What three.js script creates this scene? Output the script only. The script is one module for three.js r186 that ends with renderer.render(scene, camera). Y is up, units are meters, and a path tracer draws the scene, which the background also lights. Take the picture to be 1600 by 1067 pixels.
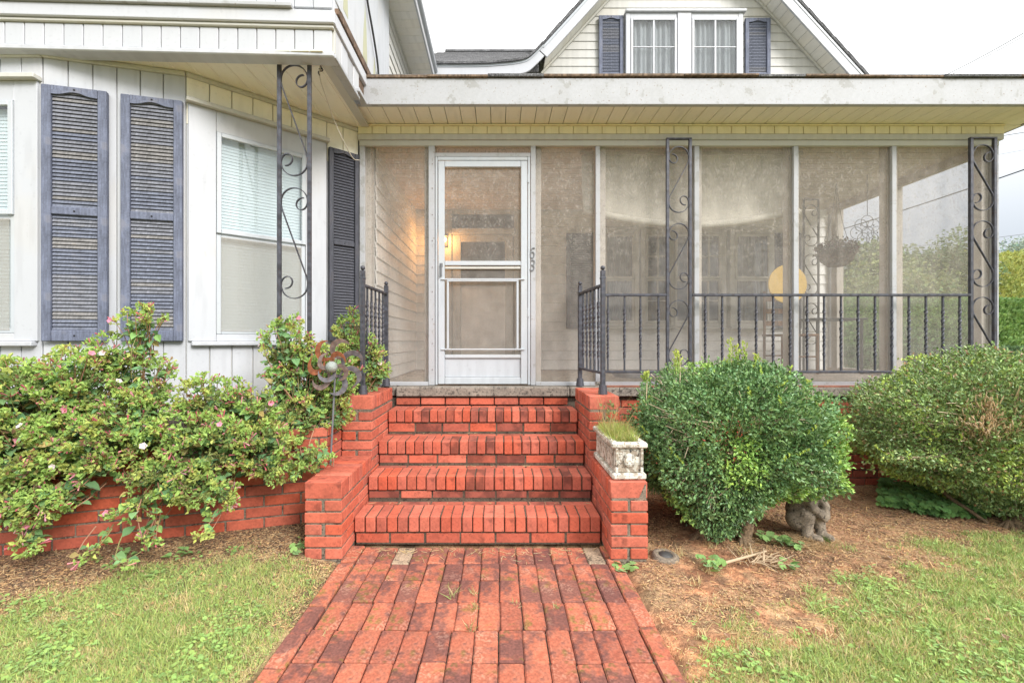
import * as THREE from 'three';
import { mergeGeometries } from 'three/addons/utils/BufferGeometryUtils.js';
import { MarchingCubes } from 'three/addons/objects/MarchingCubes.js';
import { FontLoader } from 'three/addons/loaders/FontLoader.js';
import { TextGeometry } from 'three/addons/geometries/TextGeometry.js';

// ---------------------------------------------------------------- camera, sky, sun, exposure
const scene = new THREE.Scene();
const EYE = 1.24;                       // metres above the walk
const camera = new THREE.PerspectiveCamera(73.78, 1600 / 1067, 0.05, 400);
camera.position.set(0, EYE, 0);
camera.lookAt(0, EYE, -10);
camera.setViewOffset(1600, 1067, 20, 0.5, 1600, 1067);   // lens shift

const renderer = new THREE.WebGLRenderer({ antialias: true });
renderer.toneMapping = THREE.LinearToneMapping;
renderer.toneMappingExposure = 2.5;
renderer.shadowMap.enabled = true;
renderer.setSize(1024, 682);

function rng(seed) {
  let a = seed >>> 0;
  return () => { a = (a + 0x6D2B79F5) >>> 0; let t = a; t = Math.imul(t ^ (t >>> 15), t | 1); t ^= t + Math.imul(t ^ (t >>> 7), t | 61); return ((t ^ (t >>> 14)) >>> 0) / 4294967296; };
}
const hash = (x, y, s) => { let h = Math.imul(x | 0, 374761393) + Math.imul(y | 0, 668265263) + Math.imul(s | 0, 2147483647 - 1274126177); h = Math.imul(h ^ (h >>> 13), 1274126177); return ((h ^ (h >>> 16)) >>> 0) / 4294967296; };
const smooth = t => t * t * (3 - 2 * t);
const clamp = (x, a = 0, b = 1) => Math.min(b, Math.max(a, x));
const lerp = (a, b, t) => a + (b - a) * t;
const sstep = (a, b, x) => smooth(clamp((x - a) / (b - a)));
function vnoise(x, y, s, px = 0, py = 0) {      // value noise, tiling when px / py are given
  const xi = Math.floor(x), yi = Math.floor(y), fx = smooth(x - xi), fy = smooth(y - yi);
  const w = (i, p) => (p ? ((i % p) + p) % p : i);
  const a = hash(w(xi, px), w(yi, py), s), b = hash(w(xi + 1, px), w(yi, py), s), c = hash(w(xi, px), w(yi + 1, py), s), d = hash(w(xi + 1, px), w(yi + 1, py), s);
  return lerp(lerp(a, b, fx), lerp(c, d, fx), fy);
}
function fbm(u, v, f, oct, s, tile = true) {    // u, v in 0..1 when tiling
  let r = 0, a = 0.5, n = 0;
  for (let i = 0; i < oct; i++) { r += a * vnoise(u * f, v * f, s + i * 17, tile ? f : 0, tile ? f : 0); n += a; a *= 0.5; f *= 2; }
  return r / n;
}

{ // overcast sky: nearly even white, a touch bluer and dimmer low down
  const W = 256, H = 128, d = new Float32Array(W * H * 4);
  for (let j = 0; j < H; j++) for (let i = 0; i < W; i++) {
    const el = (j + 0.5) / H * 180 - 90, k = clamp(el / 90);
    const cl = fbm(i / W, j / H, 6, 4, 91) - 0.5;
    const b = (0.31 + 0.90 * sstep(0.06, 0.85, Math.sin(Math.max(0, el) * Math.PI / 180))) * (1 + 0.2 * cl);
    const o = (j * W + i) * 4, low = 1 - sstep(0.02, 0.36, k), bl = clamp(low * (0.75 - 0.9 * cl));
    if (el < 0) { d[o] = 0.3; d[o + 1] = 0.29; d[o + 2] = 0.26; } else { d[o] = b * (1 - 0.22 * bl); d[o + 1] = b * (1 - 0.10 * bl); d[o + 2] = b * (1.0 + 0.05 * bl); }
    d[o + 3] = 1;
  }
  const t = new THREE.DataTexture(d, W, H, THREE.RGBAFormat, THREE.FloatType);
  t.mapping = THREE.EquirectangularReflectionMapping; t.magFilter = THREE.LinearFilter; t.minFilter = THREE.LinearFilter; t.needsUpdate = true;
  scene.background = t; scene.environment = t;
}
const sun = new THREE.DirectionalLight(new THREE.Color(1, 0.97, 0.945), 1.5);
sun.position.set(7.1, 7.9, 3.3); sun.target.position.set(0.5, 1, -4); sun.castShadow = true; sun.shadow.radius = 40;
sun.shadow.mapSize.set(2048, 2048); sun.shadow.camera.left = -8; sun.shadow.camera.right = 8; sun.shadow.camera.top = 8; sun.shadow.camera.bottom = -8; sun.shadow.camera.far = 40;
scene.add(sun, sun.target);

// ---------------------------------------------------------------- helpers
const F = 711, CX = 780, CY = 533;      // the photograph's lens, used to turn sizes measured in it into metres at a known distance
const mx = (px, D) => (px - CX) / F * D, my = (py, D) => EYE - (py - CY) / F * D;
const lin = (r, g, b) => new THREE.Color().setRGB(r, g, b);
const srgb = h => new THREE.Color(h);

function tex(w, h, fn, { color = true, repeat = [1, 1] } = {}) {
  const d = new Uint8Array(w * h * 4);
  for (let j = 0; j < h; j++) for (let i = 0; i < w; i++) {
    const c = fn((i + 0.5) / w, (j + 0.5) / h), o = (j * w + i) * 4;
    d[o] = clamp(c[0]) * 255; d[o + 1] = clamp(c[1]) * 255; d[o + 2] = clamp(c[2]) * 255; d[o + 3] = 255;
  }
  const t = new THREE.DataTexture(d, w, h, THREE.RGBAFormat, THREE.UnsignedByteType);
  t.wrapS = t.wrapT = THREE.RepeatWrapping; t.magFilter = THREE.LinearFilter; t.minFilter = THREE.LinearMipmapLinearFilter; t.generateMipmaps = true;
  if (color) t.colorSpace = THREE.SRGBColorSpace;
  t.repeat.set(...repeat); t.needsUpdate = true;
  return t;
}
const g3 = v => [v, v, v];
const mixc = (a, b, t) => [lerp(a[0], b[0], t), lerp(a[1], b[1], t), lerp(a[2], b[2], t)];

// textures, uv in metres: repeat = 1 / size of the tile in metres
const fineBump = tex(256, 256, (u, v) => g3(0.5 * fbm(u, v, 32, 3, 5) + 0.5 * fbm(u, v, 8, 3, 9)), { color: false, repeat: [4, 4] });
const brickMap = tex(512, 512, (u, v) => {           // tile 0.8 m
  const a = fbm(u, v, 12, 5, 3), b = fbm(u, v, 64, 2, 7), c = fbm(u, v, 5, 3, 21), sp = fbm(u, v, 110, 2, 31);
  let k = 0.84 + 0.2 * a + 0.16 * (b - 0.5);
  k *= 1 - 0.22 * sstep(0.6, 0.84, fbm(u, v, 14, 5, 41)) - 0.14 * sstep(0.74, 0.8, sp);
  const pale = 0.28 * sstep(0.58, 0.75, c);
  return [k + pale * 0.14, k * 0.98 + pale * 0.2, k * 0.97 + pale * 0.22];
}, { repeat: [1.25, 1.25] });
const stainMap = tex(512, 512, (u, v) => {           // algae-dark brick, tile 0.8 m
  const a = fbm(u, v, 10, 5, 53), b = fbm(u, v, 48, 3, 57);
  const k = 0.9 + 0.2 * (b - 0.5), dk = sstep(0.42, 0.66, a * 0.75 + b * 0.25);
  return mixc([k, k, k], [0.56 + 0.12 * b, 0.58 + 0.12 * b, 0.6 + 0.1 * b], dk * 0.85);
}, { repeat: [1.25, 1.25] });
const walkMap = tex(1024, 1024, (u, v) => {          // worn paving brick, tile 1.2 m
  const a = fbm(u, v, 9, 5, 61), b = fbm(u, v, 60, 3, 67), c = fbm(u, v, 9, 4, 71), n = fbm(u, v, 160, 2, 73), e = fbm(u, v, 16, 4, 79);
  let o = mixc([0.82, 0.44, 0.33], [0.90, 0.56, 0.44], b);
  o = mixc(o, [0.56, 0.36, 0.325], 0.85 * sstep(0.40, 0.60, a * 0.72 + b * 0.28));
  o = mixc(o, [0.62, 0.49, 0.25], 0.75 * sstep(0.57, 0.68, c) * sstep(0.4, 0.6, b));
  o = mixc(o, [0.85, 0.70, 0.61], 0.35 * sstep(0.55, 0.74, e) * sstep(0.45, 0.6, n));
  const k = 0.82 + 0.36 * n; return [o[0] * k, o[1] * k, o[2] * k];
}, { repeat: [1 / 1.2, 1 / 1.2] });
const brickBump = tex(512, 512, (u, v) => g3(0.55 * fbm(u, v, 40, 4, 83) + 0.45 * fbm(u, v, 14, 3, 87)), { color: false, repeat: [1.6, 1.6] });
const vinylMap = tex(512, 512, (u, v) => {           // faint grime and streaks, tile 2 m
  const a = fbm(u, v, 5, 4, 101), st = fbm(u * 6 % 1, v, 8, 3, 103), sp = fbm(u, v, 90, 2, 107);
  const k = 0.965 + 0.04 * a - 0.03 * sstep(0.5, 0.8, st) - 0.03 * sstep(0.78, 0.84, sp);
  const y = 0.018 * sstep(0.52, 0.74, a); return [k, k - y * 0.5, k - y * 1.4];
}, { repeat: [0.5, 0.5] });
const oldPaintMap = tex(1024, 256, (u, v) => {       // old white paint: chips, smears, rusty specks, tile 3 x 0.75 m
  const a = fbm(u * 4, v, 5, 5, 111, false), b = fbm(u * 4, v, 60, 3, 113, false), c = fbm(u * 4, v, 14, 5, 117, false);
  let o = g3(0.93 + 0.06 * b);
  o = mixc(o, [0.80, 0.79, 0.74], 0.14 * sstep(0.45, 0.75, a));
  o = mixc(o, [0.78, 0.77, 0.73], 0.5 * sstep(0.62, 0.68, c) * sstep(0.5, 0.6, a));
  o = mixc(o, [0.62, 0.52, 0.42], 0.5 * sstep(0.77, 0.82, b)); return o;
}, { repeat: [1 / 3, 1 / 0.75] });
const shutterMap = tex(512, 512, (u, v) => {         // weathered paint with grain along v, tile 0.5 m
  const g = fbm(u * 1, v * 0.12 % 1, 64, 3, 121, false), b = fbm(u, v, 6, 4, 127), n = fbm(u, v, 90, 2, 129);
  const k = 0.82 + 0.3 * (g - 0.5) + 0.16 * (b - 0.5) + 0.14 * (n - 0.5);
  return mixc([k, k, k], [1.0, 0.94, 0.86], 0.5 * sstep(0.62, 0.76, b));
}, { repeat: [2, 2] });
const concreteMap = tex(512, 512, (u, v) => { const a = fbm(u, v, 8, 5, 131), n = fbm(u, v, 120, 2, 137), s = fbm(u, v, 40, 3, 139); const k = 0.62 + 0.36 * a + 0.34 * (n - 0.5) - 0.3 * sstep(0.6, 0.75, s); return [k, k * 0.965, k * 0.92]; }, { repeat: [1.6, 1.6] });
const peelMap = tex(512, 512, (u, v) => {            // white paint flaking off grey cement, tile 0.4 m
  const a = fbm(u, v, 9, 5, 141), b = fbm(u, v, 30, 3, 143), ridge = Math.abs(fbm(u, v, 12, 4, 149) - 0.5);
  let o = mixc([0.93, 0.92, 0.88], [0.80, 0.79, 0.74], sstep(0.45, 0.62, a));
  o = mixc(o, [0.66, 0.60, 0.53], 0.8 * sstep(0.56, 0.62, fbm(u, v, 16, 4, 153)));
  o = mixc(o, [0.22, 0.22, 0.21], 0.95 * (1 - sstep(0.012, 0.03, ridge)) * sstep(0.47, 0.6, b)); return o;
}, { repeat: [2.5, 2.5] });
const peelBump = tex(512, 512, (u, v) => g3(0.6 * sstep(0.45, 0.55, fbm(u, v, 9, 5, 141)) + 0.4 * fbm(u, v, 40, 3, 157)), { color: false, repeat: [2.5, 2.5] });
const ironMap = tex(256, 256, (u, v) => { const a = fbm(u, v, 14, 4, 161), n = fbm(u, v, 70, 2, 163); const k = 0.72 + 0.5 * (a - 0.4); return mixc(g3(k), [0.95, 0.62, 0.42], 0.55 * sstep(0.68, 0.76, n)); }, { repeat: [3, 3] });
const shingleMap = tex(512, 512, (u, v) => { const n = fbm(u, v, 150, 2, 171), a = fbm(u, v, 10, 3, 173); return g3(0.45 + 0.6 * (n - 0.5) + 0.3 * (a - 0.5) + 0.1); }, { repeat: [1, 1] });
const clothMap = tex(256, 256, (u, v) => g3(0.86 + 0.12 * Math.sin(u * Math.PI * 2 * 60) * Math.sin(v * Math.PI * 2 * 60) + 0.12 * (fbm(u, v, 6, 3, 181) - 0.5)), { repeat: [3, 3] });
const soilBump = tex(512, 512, (u, v) => g3(0.5 * fbm(u, v, 24, 4, 191) + 0.5 * fbm(u, v, 90, 2, 193)), { color: false, repeat: [2, 2] });
const soilMap = tex(1024, 1024, (u, v) => { const a = fbm(u, v, 30, 4, 195), b = fbm(u, v, 120, 2, 197), k = 0.45 + 0.75 * a * (0.6 + 0.8 * b); return [k, k * 0.97, k * 0.93]; }, { repeat: [1 / 1.5, 1 / 1.5] });
const barkMap = tex(256, 256, (u, v) => { const a = fbm(u, v * 0.3 % 1, 24, 4, 201, false), k = 0.6 + 0.7 * (a - 0.3); return [k, k * 0.96, k * 0.9]; }, { repeat: [3, 3] });
// dusty insect screen: clotted blotches near the top, thin lower down; one texture for the whole front, 5.7 x 2.3 m
const screenAlpha = tex(2048, 1024, (u, v) => {
  const x = u * 5.7, y = v * 2.3;
  const blot = fbm(x, y * 0.7, 78, 2, 211, false), fine = fbm(x, y * 0.8, 120, 2, 213, false), big = fbm(x, y, 2.2, 3, 217, false);
  const top = sstep(0.62, 0.9, v + 0.14 * (big - 0.5));
  const drops = sstep(0.52, 0.66, blot * 0.7 + fine * 0.3);
  let a = 0.185 + 0.02 * (big - 0.5) + 0.05 * (fine - 0.5);
  a += top * (0.085 + 0.11 * (drops - 0.45)) + (1 - top) * 0.13 * sstep(0.58, 0.70, fine * 0.4 + blot * 0.6) * sstep(0.30, 0.66, v);
  return g3(clamp(a, 0.14, 0.95));
}, { color: false });
const weaveMap = tex(512, 512, (u, v) => { const n = fbm(u, v, 70, 3, 221), s = fbm(u, (v * 0.15) % 1, 128, 2, 223, false); return g3(0.84 + 0.12 * (n - 0.5) + 0.14 * (s - 0.5)); }, { repeat: [1.2, 1.2] });

const mats = {};
const std = (name, o) => { const m = new THREE.MeshStandardMaterial(o); m.name = name; mats[name] = m; return m; };
const phy = (name, o) => { const m = new THREE.MeshPhysicalMaterial(o); m.name = name; mats[name] = m; return m; };

const M = {
  white: std('white_vinyl', { color: lin(0.55, 0.562, 0.59), roughness: 0.5, map: vinylMap }),
  white2: std('white_vinyl_b', { color: lin(0.535, 0.55, 0.58), roughness: 0.5, map: vinylMap }),
  warm: std('cream_vinyl', { color: lin(0.571, 0.563, 0.512), roughness: 0.55, map: vinylMap }),
  cream: std('yellowed_vinyl', { color: lin(0.90, 0.82, 0.56), roughness: 0.55, map: vinylMap }),
  soffit: std('soffit_vinyl', { color: lin(0.92, 0.875, 0.74), roughness: 0.6, map: vinylMap }),
  lap: std('lap_siding', { color: lin(0.580, 0.571, 0.533), roughness: 0.5, map: vinylMap }),
  inLap: std('porch_siding', { color: lin(0.86, 0.845, 0.80), roughness: 0.6, map: vinylMap }),
  oldWhite: std('old_white_paint', { color: lin(0.48, 0.488, 0.505), roughness: 0.6, map: oldPaintMap, bumpMap: oldPaintMap, bumpScale: 0.0006 }),
  alu: std('painted_aluminium', { color: lin(0.529, 0.563, 0.596), roughness: 0.35, map: vinylMap }),
  taupe: std('inner_post_paint', { color: lin(0.60, 0.55, 0.49), roughness: 0.7, map: vinylMap }),
  ceil: std('porch_ceiling_paint', { color: lin(0.80, 0.70, 0.59), roughness: 0.8, map: vinylMap }),
  shutter: std('weathered_blue_paint', { color: lin(0.205, 0.23, 0.32), roughness: 0.7, map: shutterMap, bumpMap: shutterMap, bumpScale: 0.0008 }),
  slatA: std('weathered_slat_blue', { color: lin(0.21, 0.232, 0.30), roughness: 0.7, map: shutterMap }),
  slatB: std('weathered_slat_grey', { color: lin(0.265, 0.275, 0.315), roughness: 0.75, map: shutterMap }),
  slatC: std('bleached_slat', { color: lin(0.315, 0.305, 0.30), roughness: 0.8, map: shutterMap }),
  darkShutter: std('dark_shutter_paint', { color: lin(0.075, 0.078, 0.10), roughness: 0.6, map: shutterMap }),
  darkSlot: std('shutter_back', { color: lin(0.03, 0.03, 0.036), roughness: 0.9 }),
  iron: std('wrought_iron', { color: lin(0.12, 0.127, 0.155), roughness: 0.5, metalness: 0.25, map: ironMap, bumpMap: fineBump, bumpScale: 0.0006 }),
  ironDark: std('dark_iron', { color: lin(0.05, 0.05, 0.056), roughness: 0.55, metalness: 0.2, map: ironMap }),
  concrete: std('weathered_concrete', { color: lin(0.40, 0.375, 0.345), roughness: 0.95, map: concreteMap, bumpMap: brickBump, bumpScale: 0.003 }),
  statue: std('garden_concrete', { color: lin(0.40, 0.35, 0.29), roughness: 0.95, map: concreteMap, bumpMap: brickBump, bumpScale: 0.004 }),
  redFloor: std('red_porch_paint', { color: lin(0.42, 0.17, 0.11), roughness: 0.8, map: concreteMap }),
  floor: std('porch_floor', { color: lin(0.58, 0.53, 0.46), roughness: 0.7, map: concreteMap }),
  mortar: std('mortar', { color: lin(0.30, 0.265, 0.22), roughness: 1, map: concreteMap, bumpMap: brickBump, bumpScale: 0.003 }),
  mortarDark: std('dirty_mortar', { color: lin(0.16, 0.125, 0.095), roughness: 1, map: concreteMap, bumpMap: brickBump, bumpScale: 0.003 }),
  peel: std('flaking_white_paint', { color: lin(0.78, 0.775, 0.75), roughness: 0.9, map: peelMap, bumpMap: peelBump, bumpScale: 0.004 }),
  shingle: std('grey_shingle', { color: lin(0.42, 0.42, 0.43), roughness: 0.95, map: shingleMap, bumpMap: shingleMap, bumpScale: 0.004 }),
  eave: std('eave_vinyl', { color: lin(0.85, 0.83, 0.77), roughness: 0.55, map: vinylMap }),
  drip: std('rusty_roof_edge', { color: lin(0.30, 0.23, 0.18), roughness: 0.9, map: barkMap }),
  rot: std('rotten_wood', { color: lin(0.24, 0.17, 0.13), roughness: 0.95, map: barkMap, bumpMap: barkMap, bumpScale: 0.004 }),
  mildew: std('mildewed_panel', { color: lin(0.546, 0.563, 0.588), roughness: 0.6, map: vinylMap }),
  algae: std('green_mildew', { color: lin(0.47, 0.48, 0.34), roughness: 0.9, map: vinylMap }),
  glass: phy('window_glass', { color: lin(0.96, 0.98, 0.98), roughness: 0.02, transmission: 1, thickness: 0, ior: 1.55 }),
  blind: std('white_blind', { color: lin(0.62, 0.67, 0.69), roughness: 0.6 }),
  curtain: std('sheer_curtain', { color: lin(0.395, 0.399, 0.412), roughness: 0.95, map: clothMap, side: THREE.DoubleSide }),
  dark: std('dark_room', { color: lin(0.16, 0.155, 0.15), roughness: 0.9 }),
  darkGlass: std('dark_door_glass', { color: lin(0.06, 0.058, 0.056), roughness: 0.45 }),
  insect: std('insect_screen', { color: lin(0.50, 0.47, 0.42), roughness: 0.9, transparent: true, opacity: 0.3, side: THREE.DoubleSide }),
  screen: std('dusty_porch_screen', { color: lin(0.68, 0.625, 0.56), roughness: 0.95, transparent: true, alphaMap: screenAlpha, map: weaveMap, side: THREE.DoubleSide }),
  screenSide: std('side_porch_screen', { color: lin(0.5, 0.47, 0.42), roughness: 0.95, transparent: true, opacity: 0.16, side: THREE.DoubleSide }),
  wire: std('black_wire', { color: lin(0.03, 0.03, 0.03), roughness: 0.6 }),
  greyWire: std('grey_wire', { color: lin(0.16, 0.165, 0.175), roughness: 0.6 }),
  paleWire: std('pale_cord', { color: lin(0.62, 0.57, 0.47), roughness: 0.7 }),
  black: std('black_metal', { color: lin(0.03, 0.03, 0.032), roughness: 0.5, metalness: 0.3 }),
  wood: std('chair_wood', { color: lin(0.33, 0.17, 0.085), roughness: 0.6, map: barkMap }),
  yellow: std('yellow_enamel', { color: lin(0.78, 0.50, 0.10), roughness: 0.5, map: vinylMap }),
  canvas: std('cream_shade_cloth', { color: lin(0.86, 0.81, 0.68), roughness: 0.95, map: clothMap, side: THREE.DoubleSide }),
  rustA: std('rusty_sheet', { color: lin(0.50, 0.17, 0.075), roughness: 0.75, metalness: 0.2, map: ironMap }),
  rustB: std('grey_rust_sheet', { color: lin(0.25, 0.235, 0.26), roughness: 0.6, metalness: 0.3, map: ironMap }),
  rustC: std('brown_rust_sheet', { color: lin(0.36, 0.26, 0.23), roughness: 0.7, metalness: 0.25, map: ironMap }),
  crackle: phy('crackle_glass', { color: lin(0.30, 0.33, 0.30), roughness: 0.15, metalness: 0.1, bumpMap: brickBump, bumpScale: 0.004 }),
  bark: std('shrub_bark', { color: lin(0.36, 0.27, 0.18), roughness: 0.95, map: barkMap, bumpMap: barkMap, bumpScale: 0.003 }),
  twig: std('bare_twig', { color: lin(0.72, 0.57, 0.39), roughness: 0.9 }),
  deadTwig: std('dead_twig', { color: lin(0.48, 0.36, 0.23), roughness: 0.9 }),
  redStem: std('reddish_stem', { color: lin(0.38, 0.20, 0.12), roughness: 0.8 }),
  greenStem: std('green_stem', { color: lin(0.24, 0.22, 0.08), roughness: 0.8 }),
};
const brickMats = [[0.56, 0.138, 0.078], [0.52, 0.118, 0.064], [0.58, 0.14, 0.08], [0.50, 0.128, 0.075], [0.54, 0.15, 0.095], [0.49, 0.116, 0.068], [0.60, 0.17, 0.105], [0.46, 0.125, 0.08], [0.57, 0.12, 0.06]].map((c, i) => std('red_brick_' + i, { color: lin(...c), roughness: 0.9, map: brickMap, bumpMap: brickBump, bumpScale: 0.0022 }));
const stainMats = [[0.48, 0.12, 0.07], [0.42, 0.115, 0.075]].map((c, i) => std('stained_brick_' + i, { color: lin(...c), roughness: 0.92, map: stainMap, bumpMap: brickBump, bumpScale: 0.0025 }));
const paverMats = [[1.0, 0.97, 0.92], [0.9, 0.86, 0.82], [0.82, 0.78, 0.76], [1.04, 1.0, 0.92], [0.76, 0.72, 0.72]].map((c, i) => std('paving_brick_' + i, { color: lin(c[0] * 0.58, c[1] * 0.62, c[2] * 0.64), roughness: 0.95, map: walkMap, bumpMap: brickBump, bumpScale: 0.004 }));
const palePaver = std('pale_worn_paver', { color: lin(0.50, 0.40, 0.30), roughness: 0.95, map: concreteMap, bumpMap: brickBump, bumpScale: 0.004 });

// geometry
function withBoxUV(g, ox = 0, oy = 0) {
  const p = g.attributes.position, n = g.attributes.normal, uv = new Float32Array(p.count * 2);
  for (let i = 0; i < p.count; i++) {
    const ax = Math.abs(n.getX(i)), ay = Math.abs(n.getY(i)), az = Math.abs(n.getZ(i));
    let u, v;
    if (ay >= ax && ay >= az) { u = p.getX(i); v = p.getZ(i); } else if (ax >= az) { u = p.getZ(i); v = p.getY(i); } else { u = p.getX(i); v = p.getY(i); }
    uv[2 * i] = u + ox; uv[2 * i + 1] = v + oy;
  }
  g.setAttribute('uv', new THREE.BufferAttribute(uv, 2));
  return g;
}
function chamferBox(w, h, d, b, ox = 0, oy = 0) {   // 44 triangles
  const X = w / 2, Y = h / 2, Z = d / 2, P = [];
  b = Math.min(b, X * 0.45, Y * 0.45, Z * 0.45);
  const tri = (a, c, e) => { const u = [c[0] - a[0], c[1] - a[1], c[2] - a[2]], v = [e[0] - a[0], e[1] - a[1], e[2] - a[2]]; const n = [u[1] * v[2] - u[2] * v[1], u[2] * v[0] - u[0] * v[2], u[0] * v[1] - u[1] * v[0]]; const m = [a[0] + c[0] + e[0], a[1] + c[1] + e[1], a[2] + c[2] + e[2]]; if (n[0] * m[0] + n[1] * m[1] + n[2] * m[2] < 0) P.push(...a, ...e, ...c); else P.push(...a, ...c, ...e); };
  const quad = (a, c, e, f) => { tri(a, c, e); tri(a, e, f); };
  const S = [-1, 1];
  for (const s of S) {
    quad([s * X, -Y + b, -Z + b], [s * X, Y - b, -Z + b], [s * X, Y - b, Z - b], [s * X, -Y + b, Z - b]);
    quad([-X + b, s * Y, -Z + b], [X - b, s * Y, -Z + b], [X - b, s * Y, Z - b], [-X + b, s * Y, Z - b]);
    quad([-X + b, -Y + b, s * Z], [X - b, -Y + b, s * Z], [X - b, Y - b, s * Z], [-X + b, Y - b, s * Z]);
    for (const t of S) {
      quad([s * X, t * (Y - b), -Z + b], [s * (X - b), t * Y, -Z + b], [s * (X - b), t * Y, Z - b], [s * X, t * (Y - b), Z - b]);
      quad([s * X, -Y + b, t * (Z - b)], [s * (X - b), -Y + b, t * Z], [s * (X - b), Y - b, t * Z], [s * X, Y - b, t * (Z - b)]);
      quad([-X + b, s * Y, t * (Z - b)], [-X + b, s * (Y - b), t * Z], [X - b, s * (Y - b), t * Z], [X - b, s * Y, t * (Z - b)]);
      for (const r of S) tri([s * X, t * (Y - b), r * (Z - b)], [s * (X - b), t * Y, r * (Z - b)], [s * (X - b), t * (Y - b), r * Z]);
    }
  }
  const g = new THREE.BufferGeometry(); g.setAttribute('position', new THREE.Float32BufferAttribute(P, 3)); g.computeVertexNormals();
  return withBoxUV(g, ox, oy);
}
const boxCache = new Map();
const R0 = rng(12345);
function box(w, h, d, b = 0.003, variant = 0) {
  const k = [w.toFixed(4), h.toFixed(4), d.toFixed(4), b, variant].join();
  if (!boxCache.has(k)) boxCache.set(k, chamferBox(w, h, d, b, R0() * 3, R0() * 3));
  return boxCache.get(k);
}
// things and parts
const used = new Map();
function numbered(n) { const k = used.get(n) || 0; used.set(n, k + 1); return k ? n + '_' + String(k).padStart(3, '0') : n; }
function thing(name, label, category, pos = [0, 0, 0], turn = 0, group) {
  const o = new THREE.Group(); o.name = numbered(name); o.position.set(...pos); o.rotation.y = turn;
  o.userData = { label, category }; if (group) o.userData.group = group;
  scene.add(o); o.updateMatrixWorld(true); return o;
}
function part(name, geo, mat, parent, pos = [0, 0, 0], rot = [0, 0, 0]) {   // pos / rot in world axes
  const m = new THREE.Mesh(geo, mat); m.name = name; m.castShadow = m.receiveShadow = true;
  m.position.set(...pos); m.rotation.set(...rot); m.updateMatrixWorld(true);
  if (parent) { parent.attach(m); m.updateMatrixWorld(true); }
  return m;
}
function sub(name, parent, pos = [0, 0, 0], turn = 0) { const g = new THREE.Group(); g.name = name; g.position.set(...pos); g.rotation.y = turn; g.updateMatrixWorld(true); parent.attach(g); g.updateMatrixWorld(true); return g; }
function single(name, label, category, geo, mat, pos = [0, 0, 0], rot = [0, 0, 0], group) {
  const m = part(numbered(name), geo, mat, null, pos, rot); m.userData = { label, category }; if (group) m.userData.group = group; scene.add(m); return m;
}
// a wall's own axes: s along it, y up, o outwards
function frame(x0, d0, x1, d1) {
  const L = Math.hypot(x1 - x0, d1 - d0), th = Math.atan2(d1 - d0, x1 - x0), c = Math.cos(th), s = Math.sin(th);
  return { L, th, at: (a, y, o = 0) => [x0 + c * a + s * o, y, -d0 - s * a + c * o] };
}
const flat = D => ({ L: 0, th: 0, at: (a, y, o = 0) => [a, y, -D + o] });      // facing the street: s is world x
function fbox(name, Fr, s0, s1, y0, y1, o0, o1, mat, parent, b = 0.003, variant = 0) {
  return part(name, box(s1 - s0, y1 - y0, o1 - o0, b, variant), mat, parent, Fr.at((s0 + s1) / 2, (y0 + y1) / 2, (o0 + o1) / 2), [0, Fr.th, 0]);
}
function tube(pts, r, seg = 24, rad = 6, closed = false) { return new THREE.TubeGeometry(new THREE.CatmullRomCurve3(pts.map(p => new THREE.Vector3(...p)), closed), seg, r, rad, closed); }
function taper(pts, r0, r1, seg = 10, rad = 5) {        // tapering stem
  const c = new THREE.CatmullRomCurve3(pts.map(p => new THREE.Vector3(...p))), g = new THREE.TubeGeometry(c, seg, 1, rad, false), p = g.attributes.position;
  for (let i = 0; i <= seg; i++) { const q = c.getPointAt(i / seg), r = lerp(r0, r1, i / seg); for (let j = 0; j <= rad; j++) { const k = i * (rad + 1) + j; p.setXYZ(k, q.x + (p.getX(k) - q.x) * r, q.y + (p.getY(k) - q.y) * r, q.z + (p.getZ(k) - q.z) * r); } }
  return g;
}
function xf(g, pos = [0, 0, 0], rot = [0, 0, 0], sc = [1, 1, 1]) { g = g.clone(); g.applyMatrix4(new THREE.Matrix4().compose(new THREE.Vector3(...pos), new THREE.Quaternion().setFromEuler(new THREE.Euler(...rot)), new THREE.Vector3(...sc))); return g; }
function merge(list) { return mergeGeometries(list.map(g => { g = g.index ? g.toNonIndexed() : g; const o = new THREE.BufferGeometry(); o.setAttribute('position', g.attributes.position); o.setAttribute('normal', g.attributes.normal); o.setAttribute('uv', g.attributes.uv || new THREE.Float32BufferAttribute(new Float32Array(g.attributes.position.count * 2), 2)); return o; })); }
function scatter(name, geo, mat, list, parent) {        // list of { p, q | e, s, c }: leaves, blades and litter nobody could count
  const m = new THREE.InstancedMesh(geo, mat, list.length), M4 = new THREE.Matrix4(), P = new THREE.Vector3(), Q = new THREE.Quaternion(), S = new THREE.Vector3();
  list.forEach((l, i) => { P.set(...l.p); if (l.q) Q.copy(l.q); else Q.setFromEuler(l.e); if (typeof l.s === 'number') S.set(l.s, l.s, l.s); else S.set(...l.s); m.setMatrixAt(i, M4.compose(P, Q, S)); m.setColorAt(i, l.c); });
  m.name = name; m.castShadow = m.receiveShadow = true; m.userData.kind = 'stuff';
  if (parent) { parent.attach(m); } return m;
}
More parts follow.
